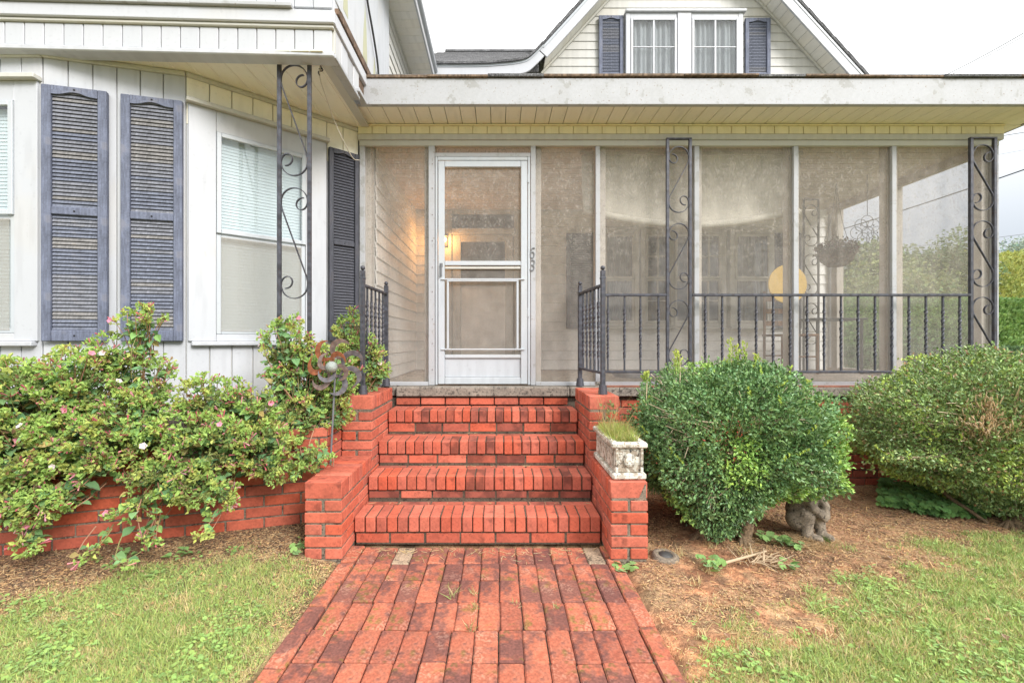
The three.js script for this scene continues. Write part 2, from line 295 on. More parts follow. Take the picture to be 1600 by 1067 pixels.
// ---------------------------------------------------------------- ground
const wallL = frame(-3.35, 2.21, -1.1, 2.905);           // front face of the low brick wall on the left (runs behind the flowers)
const poly = (t, x) => { if (x <= t[0][0]) return t[0][1]; for (let i = 1; i < t.length; i++) if (x < t[i][0]) return lerp(t[i - 1][1], t[i][1], (x - t[i - 1][0]) / (t[i][0] - t[i - 1][0])); return t[t.length - 1][1]; };
const bedL = [[-3.2, 1.5], [-2.24, 2.04], [-1.8, 2.33], [-1.08, 2.5]], bedR = [[0.5, 1.62], [0.7, 1.72], [1.2, 1.9], [1.75, 2.22], [2.28, 2.56], [3.2, 2.76], [4.5, 3.0]];
const bedEdge = x => poly(x < -0.4 ? bedL : bedR, x) + 0.03 * Math.sin(x * 7) + 0.03 * Math.sin(x * 17 + 1);
function groundY(x, D) {
  let y = 0.012 * (fbm(x, D, 2.1, 3, 301, false) - 0.5) + 0.010 * (fbm(x, D, 9, 2, 303, false) - 0.5);
  if (x < -0.9) { const k = sstep(1.9, 2.95, D + 0.31 * (x + 1.1) * -1) * sstep(0.9, 1.25, -x); y += 0.085 * k; }
  if (x > 0.9) y += 0.03 * sstep(2.3, 3.4, D) * sstep(0.9, 1.3, x) * (1 - sstep(3.3, 3.9, D));
  const onWalk = x > -0.93 && x < 0.74 && D < 2.8; if (onWalk) y -= 0.03 * Math.min(sstep(-0.93, -0.88, x), 1 - sstep(0.68, 0.74, x));
  if (D > 7) y += -0.12 * sstep(7, 14, D);
  return y;
}
function grassAmount(x, D) {                              // 0 bare bed .. 1 lawn
  const e = bedEdge(x), n = fbm(x, D, 3.2, 4, 311, false) - 0.5, n2 = fbm(x, D, 11, 2, 313, false) - 0.5;
  let k = x < 0 ? sstep(0.12, -0.10, D - e + 0.35 * n + 0.2 * n2) : sstep(0.24, -0.14, D - e + 0.6 * n + 0.3 * n2);
  if (x > 0 && x < 1.7) k *= 0.25 + 0.75 * sstep(0.72, 1.25, x + 0.35 * (2.1 - D));
  if (x < 0) k *= 1 - 0.45 * sstep(-1.1, -0.9, x);
  return clamp(k);
}
{
  const xs = [], ds = [];
  for (const v of [-120, -70, -40, -22, -12, -8, -6, -5, -4.4, -4]) xs.push(v); for (let v = -3.7; v < 4.6; v += 0.03) xs.push(v); for (const v of [4.7, 5, 6, 8, 12, 20, 40, 80, 160]) xs.push(v);
  for (const v of [-60, -30, -14, -7, -3, -1, 0, 0.5, 0.8]) ds.push(v); for (let v = 1; v < 4.1; v += 0.025) ds.push(v); for (const v of [4.3, 5, 6, 8, 11, 16, 24, 40, 80, 160, 320]) ds.push(v);
  const P = [], C = [], U = [], I = [], W = xs.length;
  const mulch = [0.17, 0.105, 0.07], straw = [0.52, 0.36, 0.21], clay = [0.58, 0.28, 0.15], earth = [0.45, 0.27, 0.16], lawn = [0.32, 0.31, 0.13];
  for (const D of ds) for (const x of xs) {
    P.push(x, groundY(x, D), -D); U.push(x, -D);
    const n = fbm(x, D, 4, 4, 321, false), n2 = fbm(x, D, 16, 3, 323, false);
    let c;
    if (x < -0.5) c = mixc(straw, mulch, sstep(0.0, 0.55, D - bedEdge(x) + 0.5 * (n - 0.5)));
    else { c = mixc(earth, straw, sstep(0.35, 0.65, n)); c = mixc(c, clay, sstep(0.48, 0.66, n2 * 0.4 + fbm(x, D, 2.4, 3, 331, false) * 0.6) * sstep(3.3, 2.3, D)); }
    c = mixc(c, lawn, grassAmount(x, D) * 0.85);
    if (D > 4.6 || D < 0.7 || x > 5 || x < -4) c = mixc(lawn, [0.13, 0.15, 0.05], n);
    C.push(...c);
  }
  for (let j = 0; j < ds.length - 1; j++) for (let i = 0; i < W - 1; i++) { const a = j * W + i; I.push(a, a + 1, a + W, a + 1, a + W + 1, a + W); }
  const g = new THREE.BufferGeometry(); g.setAttribute('position', new THREE.Float32BufferAttribute(P, 3)); g.setAttribute('color', new THREE.Float32BufferAttribute(C, 3)); g.setAttribute('uv', new THREE.Float32BufferAttribute(U, 2)); g.setIndex(I); g.computeVertexNormals();
  const m = part('ground', g, std('bed_soil', { color: lin(1.0, 1.0, 1.0), vertexColors: true, roughness: 1, map: soilMap, bumpMap: soilBump, bumpScale: 0.012 }), null); m.userData = { label: 'bare red earth and mulch beds running into lawn', kind: 'structure' }; scene.add(m);
}

// ---------------------------------------------------------------- brick walk
{
  const walk = new THREE.Group(); walk.name = 'brick_path'; walk.position.set(-0.1, 0, -2.0); walk.userData = { label: 'straight worn red brick walk leading to the front steps', kind: 'structure' }; scene.add(walk); walk.updateMatrixWorld(true);
  const r = rng(77);
  part('bedding', box(1.54, 0.05, 2.3, 0.004), M.mortar, walk, [-0.107, -0.041, -1.6]);
  const brick = (x, D, w, l, rot, first) => {
    const q = r(), m = first && r() < 0.28 ? palePaver : Math.abs(x + 0.105) > 0.71 ? paverMats[[0, 0, 3, 1][Math.floor(q * 4)]] : paverMats[Math.floor(q * paverMats.length)];
    part('brick', box(w, 0.06, l, 0.006, Math.floor(r() * 7)), m, walk, [x + (r() - 0.5) * 0.003, -0.024 + (r() - 0.5) * 0.006, -D], [(r() - 0.5) * 0.022, rot + (r() - 0.5) * 0.018, (r() - 0.5) * 0.03]);
  };
  let D = 2.726, row = 0;
  for (const L of [0.198, 0.176, 0.196, 0.206, 0.2, 0.2, 0.2, 0.2, 0.2]) {
    const off = (r() - 0.5) * 0.03, n = 14, x0 = -0.803, w = 1.403 / n;
    for (let i = 0; i < n; i++) brick(x0 + (i + 0.5) * w + off * 0.4, D - L / 2 + (r() - 0.5) * 0.006, w - 0.004, L - 0.005, off * 0.1, row === 0);
    D -= L; row++;
  }
  for (let k = 0, d = 2.53; k < 8; k++, d -= 0.203) { if (k === 0) { brick(-0.853, 2.65, 0.083, 0.196, 0, true); brick(0.643, 2.68, 0.076, 0.13, 0.0, true); } brick(-0.853, d - 0.1, 0.083, 0.196, 0.0, k === 0 || k === 2); brick(0.643, d - 0.1 + 0.05, 0.076, 0.196, 0.012, k === 1); }
}

// ---------------------------------------------------------------- brickwork helpers
const pick = (r, a) => a[Math.floor(r() * a.length)];
function layBrick(r, parent, Fr, s, y, o, w, h, d, mat, j = 1) {
  return part('brick', box(w, h, d, 0.004, Math.floor(r() * 4)), mat || pick(r, brickMats), parent, Fr.at(s + (r() - 0.5) * 0.003 * j, y + (r() - 0.5) * 0.002 * j, o + (r() - 0.5) * 0.004 * j), [(r() - 0.5) * 0.008 * j, Fr.th + (r() - 0.5) * 0.008 * j, (r() - 0.5) * 0.008 * j]);
}
function courses(r, parent, Fr, s0, s1, y0, n, front, depth = 0.095, pitch = 0.0672, skip) {   // running bond
  for (let k = 0; k < n; k++) {
    const y = y0 + (k + 0.5) * pitch; let s = s0 - (k % 2 ? 0.105 : 0);
    while (s < s1 - 0.02) {
      const a = Math.max(s, s0), b = Math.min(s + 0.2, s1);
      if (b - a > 0.03 && !(skip && skip((a + b) / 2, y))) layBrick(r, parent, Fr, (a + b) / 2, y, front - depth / 2, b - a, pitch - 0.0095, depth);
      s += 0.21;
    }
  }
}

// ---------------------------------------------------------------- front steps
const SX0 = -0.88, SX1 = 0.62, SW = SX1 - SX0, SC = (SX0 + SX1) / 2;
{
  const st = thing('brick_steps', 'four orange red brick steps with upright front bricks below the screen door', 'steps', [SC, 0, -3.2]);
  const r = rng(31), Fr = flat(0);
  const fronts = [2.756, 3.04, 3.31, 3.59], tops = [0.176, 0.338, 0.512, 0.694], bases = [0, 0.176, 0.338, 0.512];
  const core = [];
  fronts.forEach((D, i) => {
    core.push(xf(box(SW - 0.01, tops[i] - 0.006, 3.86 - D - 0.016, 0.003, 9), [SC, (tops[i] - 0.006) / 2, -(D + 0.016 + 3.86) / 2]));
    const rise = tops[i] - bases[i], y0 = tops[i] - 0.094, n = 23, w = SW / n;
    for (let k = 0; k < n; k++) { const dirty = r() < 0.1 + 0.09 * i && k > 3; layBrick(r, st, Fr, SX0 + (k + 0.5) * w, tops[i] - 0.047, -D - 0.1, w - 0.0075, 0.094, 0.2, dirty ? pick(r, stainMats) : undefined, 1.4); }
    const h = rise - 0.094 - 0.02, m = 7;                                  // stretchers under the nosing
    for (let k = 0; k < m; k++) layBrick(r, st, Fr, SX0 + (k + 0.5) * SW / m, bases[i] + 0.010 + h / 2, -D - 0.014 - 0.05, SW / m - 0.0095, h, 0.1, r() < 0.25 + 0.2 * (i > 0) ? pick(r, stainMats) : undefined);
    for (let k = 0; k < m; k++) layBrick(r, st, Fr, SX0 + (k + 0.5) * SW / m, tops[i] - 0.032, -D - 0.205 - 0.0325, SW / m - 0.008, 0.06, 0.062, r() < 0.5 ? pick(r, stainMats) : undefined, 0.6);
  });
  courses(r, st, Fr, SX0 + 0.002, SX1 - 0.002, 0.694, 1, -3.872, 0.02, 0.0672);
  part('mortar', merge(core), M.mortarDark, st);
}

// ---------------------------------------------------------------- brick piers beside the steps
function pier(x0, x1, label, seed) {
  const W = x1 - x0, xc = (x0 + x1) / 2, r = rng(seed), Fr = flat(0);
  const t = thing('brick_pier', label, 'pier', [xc, 0, -3.1], 0, 'stepped brick piers beside the front steps');
  const run = (D0, D1, y0, n, capTop) => {
    for (let k = 0; k < n; k++) {
      const y = y0 + (k + 0.5) * 0.0672; let D = D0;
      if (k % 2) { layBrick(r, t, Fr, xc, y, -D - 0.0475, W, 0.0577, 0.095); D += 0.105; }
      while (D < D1 - 0.03) { const L = Math.min(0.2, D1 - D); for (const s of [-1, 1]) { const bw = s < 0 ? 0.094 : 0.096; layBrick(r, t, Fr, xc + s * (W / 2 - bw / 2), y, -D - L / 2, bw, 0.0577, L); } D += 0.21; }
    }
    const nc = Math.round((D1 - D0) / 0.067), p = (D1 - D0) / nc;
    for (let k = 0; k < nc; k++) layBrick(r, t, Fr, xc, capTop - 0.047, -D0 - (k + 0.5) * p, W, 0.094, p - 0.0095, undefined, 1);
    part('mortar', box(W - 0.012, capTop - y0 - 0.01 + 0.06, D1 - D0 - 0.012, 0.003, 3), M.mortar, t, [xc, (y0 + capTop) / 2 - 0.035, -(D0 + D1) / 2]);
  };
  run(2.55, 3.15, 0.012, 5, 0.448);
  run(3.155, 3.76, 0.012, 11, 0.857);
  return t;
}
pier(-1.094, -0.884, 'stepped brick pier beside the steps behind the metal flower pinwheel', 41);
pier(0.627, 0.835, 'stepped brick pier beside the steps carrying the peeling white planter', 43);

// ---------------------------------------------------------------- low brick wall on the left
{
  const r = rng(51), t = thing('brick_wall', 'low red brick wall below the white bay, mostly behind pink flowered shrubs', 'wall', wallL.at(wallL.L / 2, 0, 0));
  courses(r, t, wallL, 0, wallL.L, 0.02, 10, 0.0, 0.095);
  fbox('mortar', wallL, 0, wallL.L, -0.05, 0.692, -0.22, -0.007, M.mortar, t);
  const back = frame(-1.098, 2.93, -1.098, 3.75); // return towards the porch
  courses(r, t, back, 0, 0.8, 0.02, 10, 0.0, 0.095);
  fbox('mortar', back, 0.03, 0.8, -0.05, 0.692, -0.09, -0.007, M.mortar, t);
}

// ---------------------------------------------------------------- screened porch
const PZ = 4.0;
const porch = thing('screened_porch', 'long screened front porch with dusty taupe screens and white storm door', 'porch', [1.6, 0, -4.6]);
{
  const r = rng(61), Fr = flat(0), X0 = -1.2, X1 = 4.4;
  courses(r, porch, Fr, 0.84, X1, 0.0, 11, -3.9, 0.095);
  part('foundation', box(X1 - X0, 0.79, 2.1, 0.004), M.mortar, porch, [(X0 + X1) / 2, 0.36, -3.91 - 1.05]);
  const sl = [[-0.876, 0.595], [0.603, 1.9], [1.905, 3.2], [3.205, 4.45]];
  for (const [a, b] of sl) part('slab_edge', box(b - a, 0.082, 0.13, 0.008, Math.floor(r() * 4)), M.concrete, porch, [(a + b) / 2, 0.81, -3.915]);
  part('slab_edge', box(0.3, 0.082, 0.1, 0.008), M.concrete, porch, [-1.04, 0.81, -3.94]);
  part('floor', box(5.6, 0.06, 2.1, 0.004), M.floor, porch, [1.6, 0.825, -5.03]);
  part('floor_paint', box(3.55, 0.006, 0.12, 0.001), M.redFloor, porch, [2.66, 0.853, -3.912]);
  // frame of the screens
  const yT = 2.945, yS = 0.885;
  const posts = [[-1.222, -1.176], [0.843, 0.882], [1.706, 1.749], [2.574, 2.617], [3.434, 3.474], [4.315, 4.368]];
  for (const [a, b] of posts) fbox('frame_post', Fr, a, b, yS, yT, -PZ, -PZ + 0.03, M.oldWhite, porch, 0.003, Math.floor(r() * 3));
  for (const [a, b] of [[-0.618, -0.563], [0.275, 0.318]]) fbox('frame_post', Fr, a, b, 0.855, yT, -PZ, -PZ + 0.034, M.oldWhite, porch, 0.003, Math.floor(r() * 3));
  fbox('top_rail', Fr, -1.222, 4.368, yT, 2.992, -PZ - 0.002, -PZ + 0.034, M.warm, porch);
  for (const [a, b] of [[-1.17, -0.62], [0.32, 0.84], [0.884, 1.704], [1.751, 2.572], [2.619, 3.432], [3.476, 4.313]]) fbox('bottom_rail', Fr, a, b, 0.852, yS, -PZ - 0.002, -PZ + 0.032, M.oldWhite, porch, 0.003, Math.floor(r() * 3));
  fbox('door_header', Fr, -0.561, 0.273, 2.85, 2.884, -PZ, -PZ + 0.032, M.oldWhite, porch);
  // heavier posts behind the screens
  for (const [a, b] of [[-1.22, -1.13], [-0.66, -0.565], [0.28, 0.37], [0.85, 0.94], [1.70, 1.79], [2.56, 2.65], [3.43, 3.52], [4.26, 4.35]]) fbox('inner_post', Fr, a, b, 0.856, 2.99, -PZ - 0.105, -PZ - 0.014, M.taupe, porch, 0.004, Math.floor(r() * 3));
  // screens
  const scr = (name, a, b, y0, y1, mat = M.screen) => { const g = new THREE.BoxGeometry(b - a, y1 - y0, 0.0008), p = g.attributes.position, uv = g.attributes.uv; for (let i = 0; i < p.count; i++) uv.setXY(i, ((a + b) / 2 + p.getX(i) + 1.25) / 5.7, ((y0 + y1) / 2 + p.getY(i) - 0.8) / 2.3); return part(name, g, mat, porch, [(a + b) / 2, (y0 + y1) / 2, -PZ - 0.008]); };
  scr('screen', -1.17, -0.62, yS, yT); scr('screen', -0.561, 0.273, 2.886, yT);
  for (const [a, b] of [[0.32, 0.84], [0.884, 1.704], [1.751, 2.572], [2.619, 3.432], [3.476, 4.313]]) scr('screen', a, b, yS, yT);
  // beam of ribbed vinyl, trim and soffit
  fbox('trim_board', Fr, -1.235, 4.40, 2.994, 3.045, -PZ - 0.06, -PZ + 0.045, M.warm, porch, 0.006);
  fbox('beam', Fr, -1.22, 4.37, 3.047, 3.132, -PZ - 0.08, -PZ + 0.022, M.cream, porch);
  for (let x = -1.235, k = 0; x < 4.40; x += 0.1255, k++) fbox('beam_panel', Fr, x + 0.003, Math.min(x + 0.1225, 4.41), 3.049, 3.115, -PZ + 0.024, -PZ + 0.034, M.cream, porch, 0.004, k % 3);
  fbox('beam_bead', Fr, -1.24, 4.412, 3.117, 3.131, -PZ + 0.024, -PZ + 0.043, M.cream, porch, 0.004);
  fbox('beam_end', Fr, 4.372, 4.412, 3.047, 3.131, -6.0, -PZ + 0.021, M.cream, porch, 0.004);
  for (let x = -1.2, k = 0; x < 4.55; x += 0.1255, k++) fbox('soffit_plank', Fr, x + 0.0022, Math.min(x + 0.1233, 4.6), 3.136, 3.15, -3.99, -3.66, M.soffit, porch, 0.005, k % 3);
  for (let D = 4.0, k = 0; D < 6.0; D += 0.1255, k++) fbox('soffit_plank', Fr, 4.414, 4.6, 3.136, 3.15, -D - 0.1233, -D - 0.0022, M.soffit, porch, 0.005, k % 3);
  // fascia and roof edge
  for (const [a, b, dy] of [[-1.2, 4.62, 0]]) fbox('fascia_board', Fr, a, b, 3.134, 3.345 + dy, -3.68, -3.64, M.oldWhite, porch, 0.004, Math.round(b));
  fbox('fascia_board', Fr, 4.6, 4.622, 3.134, 3.345, -6.2, -3.682, M.oldWhite, porch, 0.004);
  for (let x = -1.2, k = 0; x < 4.62; k++) { const L = 0.28 + 0.35 * r(); fbox('roof_edge', Fr, x, Math.min(x + L, 4.64), 3.351 + 0.006 * (r() - 0.5) + 0.005 * Math.sin(x * 1.3), 3.371 + 0.008 * (r() - 0.5) + 0.005 * Math.sin(x * 1.3), -3.85, -3.617 - 0.012 * r(), k % 4 === 2 ? M.shingle : M.drip, porch, 0.003, k % 5); x += L - 0.002; }
  const roof = part('roof', box(5.82, 0.05, 2.62, 0.004), M.shingle, porch, [1.71, 3.80, -4.95], [Math.atan2(0.83, 2.5), 0, 0]);
  // inside of the porch
  part('ceiling', box(5.54, 0.04, 1.97, 0.003), M.ceil, porch, [1.58, 3.02, -5.06]);
  for (let k = 0; k < 15; k++) part('ceiling_plank', box(5.5, 0.01, 0.127, 0.004, k % 3), M.ceil, porch, [1.58, 2.994, -4.16 - k * 0.13]);
  // open right side: posts, rails, screens
  for (const D of [4.06, 4.93, 5.78]) part('side_post', box(0.09, 2.1, 0.1, 0.004), M.taupe, porch, [4.345, 1.9, -D - 0.06]);
  part('side_rail', box(0.06, 0.09, 1.9, 0.004), M.taupe, porch, [4.35, 2.955, -5.05]);
  part('side_rail', box(0.06, 0.05, 1.9, 0.004), M.taupe, porch, [4.35, 0.88, -5.05]);
  for (const [a, b] of [[4.17, 4.94], [5.04, 5.79]]) part('side_screen', new THREE.BoxGeometry(0.0008, 2.0, b - a), M.screenSide, porch, [4.36, 1.905, -(a + b) / 2]);

  // storm door
  const door = sub('storm_door', porch, [-0.14, 0.87, -PZ + 0.03]), d0 = -0.558, d1 = 0.270, zf = -PZ + 0.012;
  const A = (n, a, b, y0, y1, o0 = 0, o1 = 0.028, m = M.alu) => fbox(n, Fr, a, b, y0, y1, zf + o0, zf + o1, m, door, 0.004);
  A('door_frame', d0, -0.538, 0.858, 2.848, -0.01, 0.026); A('door_frame', 0.249, d1, 0.858, 2.848, -0.01, 0.026); A('door_frame', -0.536, 0.247, 2.815, 2.847, -0.01, 0.026);
  A('stile', -0.532, -0.476, 0.866, 2.808, 0, 0.034); A('stile', 0.189, 0.244, 0.866, 2.808, 0, 0.034);
  A('rail', -0.474, 0.187, 2.755, 2.808, 0, 0.034); A('rail', -0.474, 0.187, 1.898, 1.937, 0, 0.034); A('rail', -0.474, 0.187, 1.868, 1.89, 0, 0.026, M.warm);
  A('rail', -0.474, 0.187, 1.092, 1.122, 0, 0.03); A('rail', -0.474, 0.187, 0.866, 0.925, 0, 0.034);
  A('kick_panel', -0.474, 0.187, 0.927, 1.09, 0.004, 0.014);
  for (const [y0, y1] of [[1.939, 2.753], [1.124, 1.866]]) { const g = new THREE.BoxGeometry(0.66, y1 - y0, 0.0008), p = g.attributes.position, uv = g.attributes.uv; for (let i = 0; i < p.count; i++) uv.setXY(i, (-0.1435 + p.getX(i) + 1.25) / 5.7, ((y0 + y1) / 2 + p.getY(i) - 0.8) / 2.3); part('door_screen', g, M.screen, door, [-0.1435, (y0 + y1) / 2, zf + 0.008]); }
  A('push_bar', -0.505, 0.222, 1.772, 1.784, 0.036, 0.046); A('push_bar', -0.455, 0.168, 1.757, 1.771, 0.036, 0.046); A('push_bar', -0.505, 0.222, 1.163, 1.175, 0.036, 0.046);
  A('push_bar', -0.455, -0.437, 1.176, 1.756, 0.036, 0.046); A('push_bar', 0.15, 0.168, 1.176, 1.756, 0.036, 0.046);
  A('handle', -0.511, -0.498, 1.80, 1.91, 0.036, 0.055, M.greyWire); A('handle_plate', -0.517, -0.492, 1.885, 1.918, 0.0345, 0.0385, M.greyWire);
  for (const y of [2.62, 1.45]) A('hinge', 0.246, 0.262, y, y + 0.07, 0.03, 0.036);
  // house number
  const font = await new FontLoader().loadAsync('fonts/droid/droid_sans_regular.typeface.json');
  for (const [ch, px, y] of [['6', 831, my(404, 3.96)], ['3', 831, my(423.5, 3.96)]]) { const g = new TextGeometry(ch, { font, size: 0.098, depth: 0.006, curveSegments: 8 }); g.computeBoundingBox(); const bb = g.boundingBox; g.translate(-(bb.min.x + bb.max.x) / 2, -bb.min.y, 0); g.scale(0.66, 1, 1); part('house_number', withBoxUV(g), M.greyWire, porch, [mx(831, 3.96), y, -PZ + 0.035], [0, 0, -0.12]); }
  for (let k = 0; k < 9; k++) for (const px of [675.5, 826.5]) part('screw', new THREE.SphereGeometry(0.0045, 6, 4), M.rustC, porch, [mx(px, 3.97), 0.98 + k * 0.225 + 0.03 * r(), -PZ + (px < 700 ? 0.036 : 0.030)]);
}
// ---------------------------------------------------------------- main house: back wall of the porch, gable, roof
const BW = 6.1;
const house = thing('house', 'main house with cream lap siding and steep gable above the screened porch', 'house', [1.9, 0, -7]);
function lapPlank(Fr, s0, s1, y, h, mat, parent, k, out = 0) {       // tilted board, thick at its lower edge
  const g = box(s1 - s0, h + 0.012, 0.012, 0.003, k % 3);
  const m = new THREE.Mesh(g, mat); m.name = 'plank'; m.castShadow = m.receiveShadow = true;
  m.position.set(...Fr.at((s0 + s1) / 2, y + h / 2, 0.012 + out)); m.rotation.set(-0.1, Fr.th, 0, 'YXZ'); m.updateMatrixWorld(true); parent.attach(m); return m;
}
function shutter(Fr, s0, s1, y0, y1, o, parent, { mats: [frameM, slatMs], slat = 0.021, mid = 0.5, seed = 1, midRail = true }) {
  const g = sub('shutter', parent, Fr.at((s0 + s1) / 2, (y0 + y1) / 2, o), Fr.th), w = s1 - s0, st = w * 0.145, r = rng(seed), B = (n, a, b, c, d, p, q, m) => fbox(n, Fr, a, b, c, d, o + p, o + q, m, g, 0.004, Math.floor(r() * 3));
  B('backing', s0 + 0.004, s1 - 0.004, y0 + 0.004, y1 - 0.004, 0, 0.008, M.darkSlot);
  B('stile', s0, s0 + st, y0, y1, 0.009, 0.04, frameM); B('stile', s1 - st, s1, y0, y1, 0.009, 0.04, frameM);
  const h = y1 - y0, rt = w * 0.2, ym = y0 + h * mid, rails = [[y0, y0 + rt], [y1 - rt * 0.78, y1]]; if (midRail) rails.splice(1, 0, [ym - rt * 0.35, ym + rt * 0.35]);
  for (const [i, [a, b]] of rails.entries()) {
    if (i === rails.length - 1) { // arched lower edge on the top rail
      const W = w - 2 * st - 0.002, H = b - a, sh = new THREE.Shape(); sh.moveTo(-W / 2, H / 2); sh.lineTo(-W / 2, -H / 2); sh.bezierCurveTo(-W * 0.2, -H * 0.5, -W * 0.2, -H * 0.12, 0, -H * 0.1); sh.bezierCurveTo(W * 0.2, -H * 0.12, W * 0.2, -H * 0.5, W / 2, -H / 2); sh.lineTo(W / 2, H / 2);
      part('rail', withBoxUV(new THREE.ExtrudeGeometry(sh, { depth: 0.027, bevelEnabled: false })), frameM, g, Fr.at((s0 + s1) / 2, (a + b) / 2, o + 0.010), [0, Fr.th, 0]);
    } else B('rail', s0 + st + 0.001, s1 - st - 0.001, a, b, 0.01, 0.037, frameM);
    part('rivet', new THREE.SphereGeometry(w * 0.018, 7, 5), M.darkSlot, g, Fr.at((s0 + s1) / 2, (a + b) / 2 + (i === rails.length - 1 ? rt * 0.15 : 0), o + 0.037));
  }
  const zones = midRail ? [[rails[0][1], rails[1][0]], [rails[1][1], rails[2][0] + rt * 0.5]] : [[rails[0][1], rails[1][0] + rt * 0.5]];
  for (const [a, b] of zones) { const n = Math.round((b - a) / slat), p = (b - a) / n; let m = slatMs[0]; for (let k = 0; k < n; k++) { if (r() < 0.4) m = slatMs[Math.floor(r() * slatMs.length)]; const q = part('slat', box(w - 2 * st - 0.002, p * 0.96, 0.004, 0.0015, k % 3), m, null); q.position.set(...Fr.at((s0 + s1) / 2, a + (k + 0.5) * p, o + 0.019)); q.rotation.set(-0.42, Fr.th, 0, 'YXZ'); q.updateMatrixWorld(true); g.attach(q); } }
  return g;
}
// double-hung window: casing, sashes, panes, blind or curtain
function sashWindow(Fr, s0, s1, y0, y1, o, parent, { cas = [0.09, 0.09, 0.09, 0.09], mr = 0.5, frameM = M.alu, muntin = null, blind = false, curtain = false, screenLow = false, sill = true, inside = M.dark, seed = 3, casM = M.white2, head = null, deep = 0 }) {
  const g = sub('window', parent, Fr.at((s0 + s1) / 2, (y0 + y1) / 2, o), Fr.th), B = (n, a, b, c, d, p, q, m, bv = 0.003) => fbox(n, Fr, a, b, c, d, o + p, o + q, m, g, bv), r = rng(seed);
  const [cl, cr, ct, cb] = cas, yt = y1 + ct, ft = 0.03, ym = lerp(y0, y1, mr);
  if (cl) B('casing', s0 - cl, s0 - 0.001, y0 - cb, yt, -deep, 0.02, casM); if (cr) B('casing', s1 + 0.001, s1 + cr, y0 - cb, yt, -deep, 0.02, casM);
  B('casing', s0, s1, y1 + 0.001, yt, -deep, 0.018, casM); if (cb) B('casing', s0, s1, y0 - cb, y0 - 0.001, -deep, 0.018, casM);
  if (head) B('head_trim', s0 - cl - 0.015, s1 + cr + 0.015, yt + 0.001, yt + head, 0, 0.06, M.warm);
  if (sill) B('sill', s0 - cl * 0.9, s1 + cr * 0.9, y0 - cb - 0.032, y0 - cb - 0.001, 0, 0.045, casM, 0.005);
  const fr = (a, b, c, d, z) => { B('sash', a, a + ft, c, d, z, z + 0.025, frameM); B('sash', b - ft, b, c, d, z, z + 0.025, frameM); B('sash', a + ft + 0.001, b - ft - 0.001, d - ft, d, z, z + 0.024, frameM); B('sash', a + ft + 0.001, b - ft - 0.001, c, c + ft, z, z + 0.024, frameM); };
  fr(s0 + 0.001, s1 - 0.001, ym, y1 - 0.002, 0.006); fr(s0 + 0.001, s1 - 0.001, y0 + 0.001, ym - 0.002, -0.012);
  B('pane', s0 + ft, s1 - ft, ym + ft, y1 - ft, 0.016, 0.018, M.glass, 0); B('pane', s0 + ft, s1 - ft, y0 + ft, ym - ft, -0.002, 0.0, M.glass, 0);
  if (muntin) { const [nx, ny] = muntin; for (const [a, b, z] of [[ym + ft, y1 - ft, 0.01], [y0 + ft, ym - ft, -0.008]]) { for (let i = 1; i < nx; i++) { const s = lerp(s0 + ft, s1 - ft, i / nx); B('muntin', s - 0.012, s + 0.012, a, b, z, z + 0.016, frameM); } for (let j = 1; j < ny; j++) { const y = lerp(a, b, j / ny); B('muntin', s0 + ft, s1 - ft, y - 0.008, y + 0.008, z + 0.001, z + 0.015, frameM); } } }
  if (screenLow) { const q = new THREE.BoxGeometry(s1 - s0 - 2 * ft, ym - y0 - 1.4 * ft, 0.0008); part('insect_screen', q, M.insect, g, Fr.at((s0 + s1) / 2, (y0 + ym) / 2, o + 0.017), [0, Fr.th, 0]); }
  if (blind) { const L = []; for (let y = y0 + 0.02; y < y1 - 0.02; y += 0.0235) L.push(xf(box(s1 - s0 - 0.03, 0.0255, 0.0012, 0, 5), [0, y, 0], [-0.2 + 0.05 * r(), 0, 0.004 * (r() - 0.5)])); const b = part('blind', merge(L), M.blind, g, Fr.at((s0 + s1) / 2, 0, o - 0.03), [0, Fr.th, 0]); b.userData.kind = 'stuff'; }
  if (curtain) { const W = s1 - s0 - 0.02, n = 60, P = [], N = []; const q = new THREE.PlaneGeometry(W, y1 - y0, n, 6), p = q.attributes.position; for (let i = 0; i < p.count; i++) { const x = p.getX(i), k = (p.getY(i) / (y1 - y0) + 0.5); p.setZ(i, 0.014 * Math.sin(x * 95 + seed) + 0.01 * Math.sin(x * 41 + k * 1.2)); if (curtain === 'gap') p.setX(i, x + 0.05 * Math.sign(x) * (1 - k) * (1 - Math.abs(2 * x / W))); } q.computeVertexNormals(); part('curtain', q, M.curtain, g, Fr.at((s0 + s1) / 2, (y0 + y1) / 2, o - (blind ? 0.075 : deep ? 0.031 : 0.045)), [0, Fr.th, 0]); }
  if (deep) B('room', s0 + 0.001, s1 - 0.001, y0 + 0.001, y1 - 0.001, -0.066, -0.06, inside); else B('room', s0 - 0.02, s1 + 0.02, y0 - 0.02, y1 + 0.02, -0.13, -0.11, inside);
  return g;
}
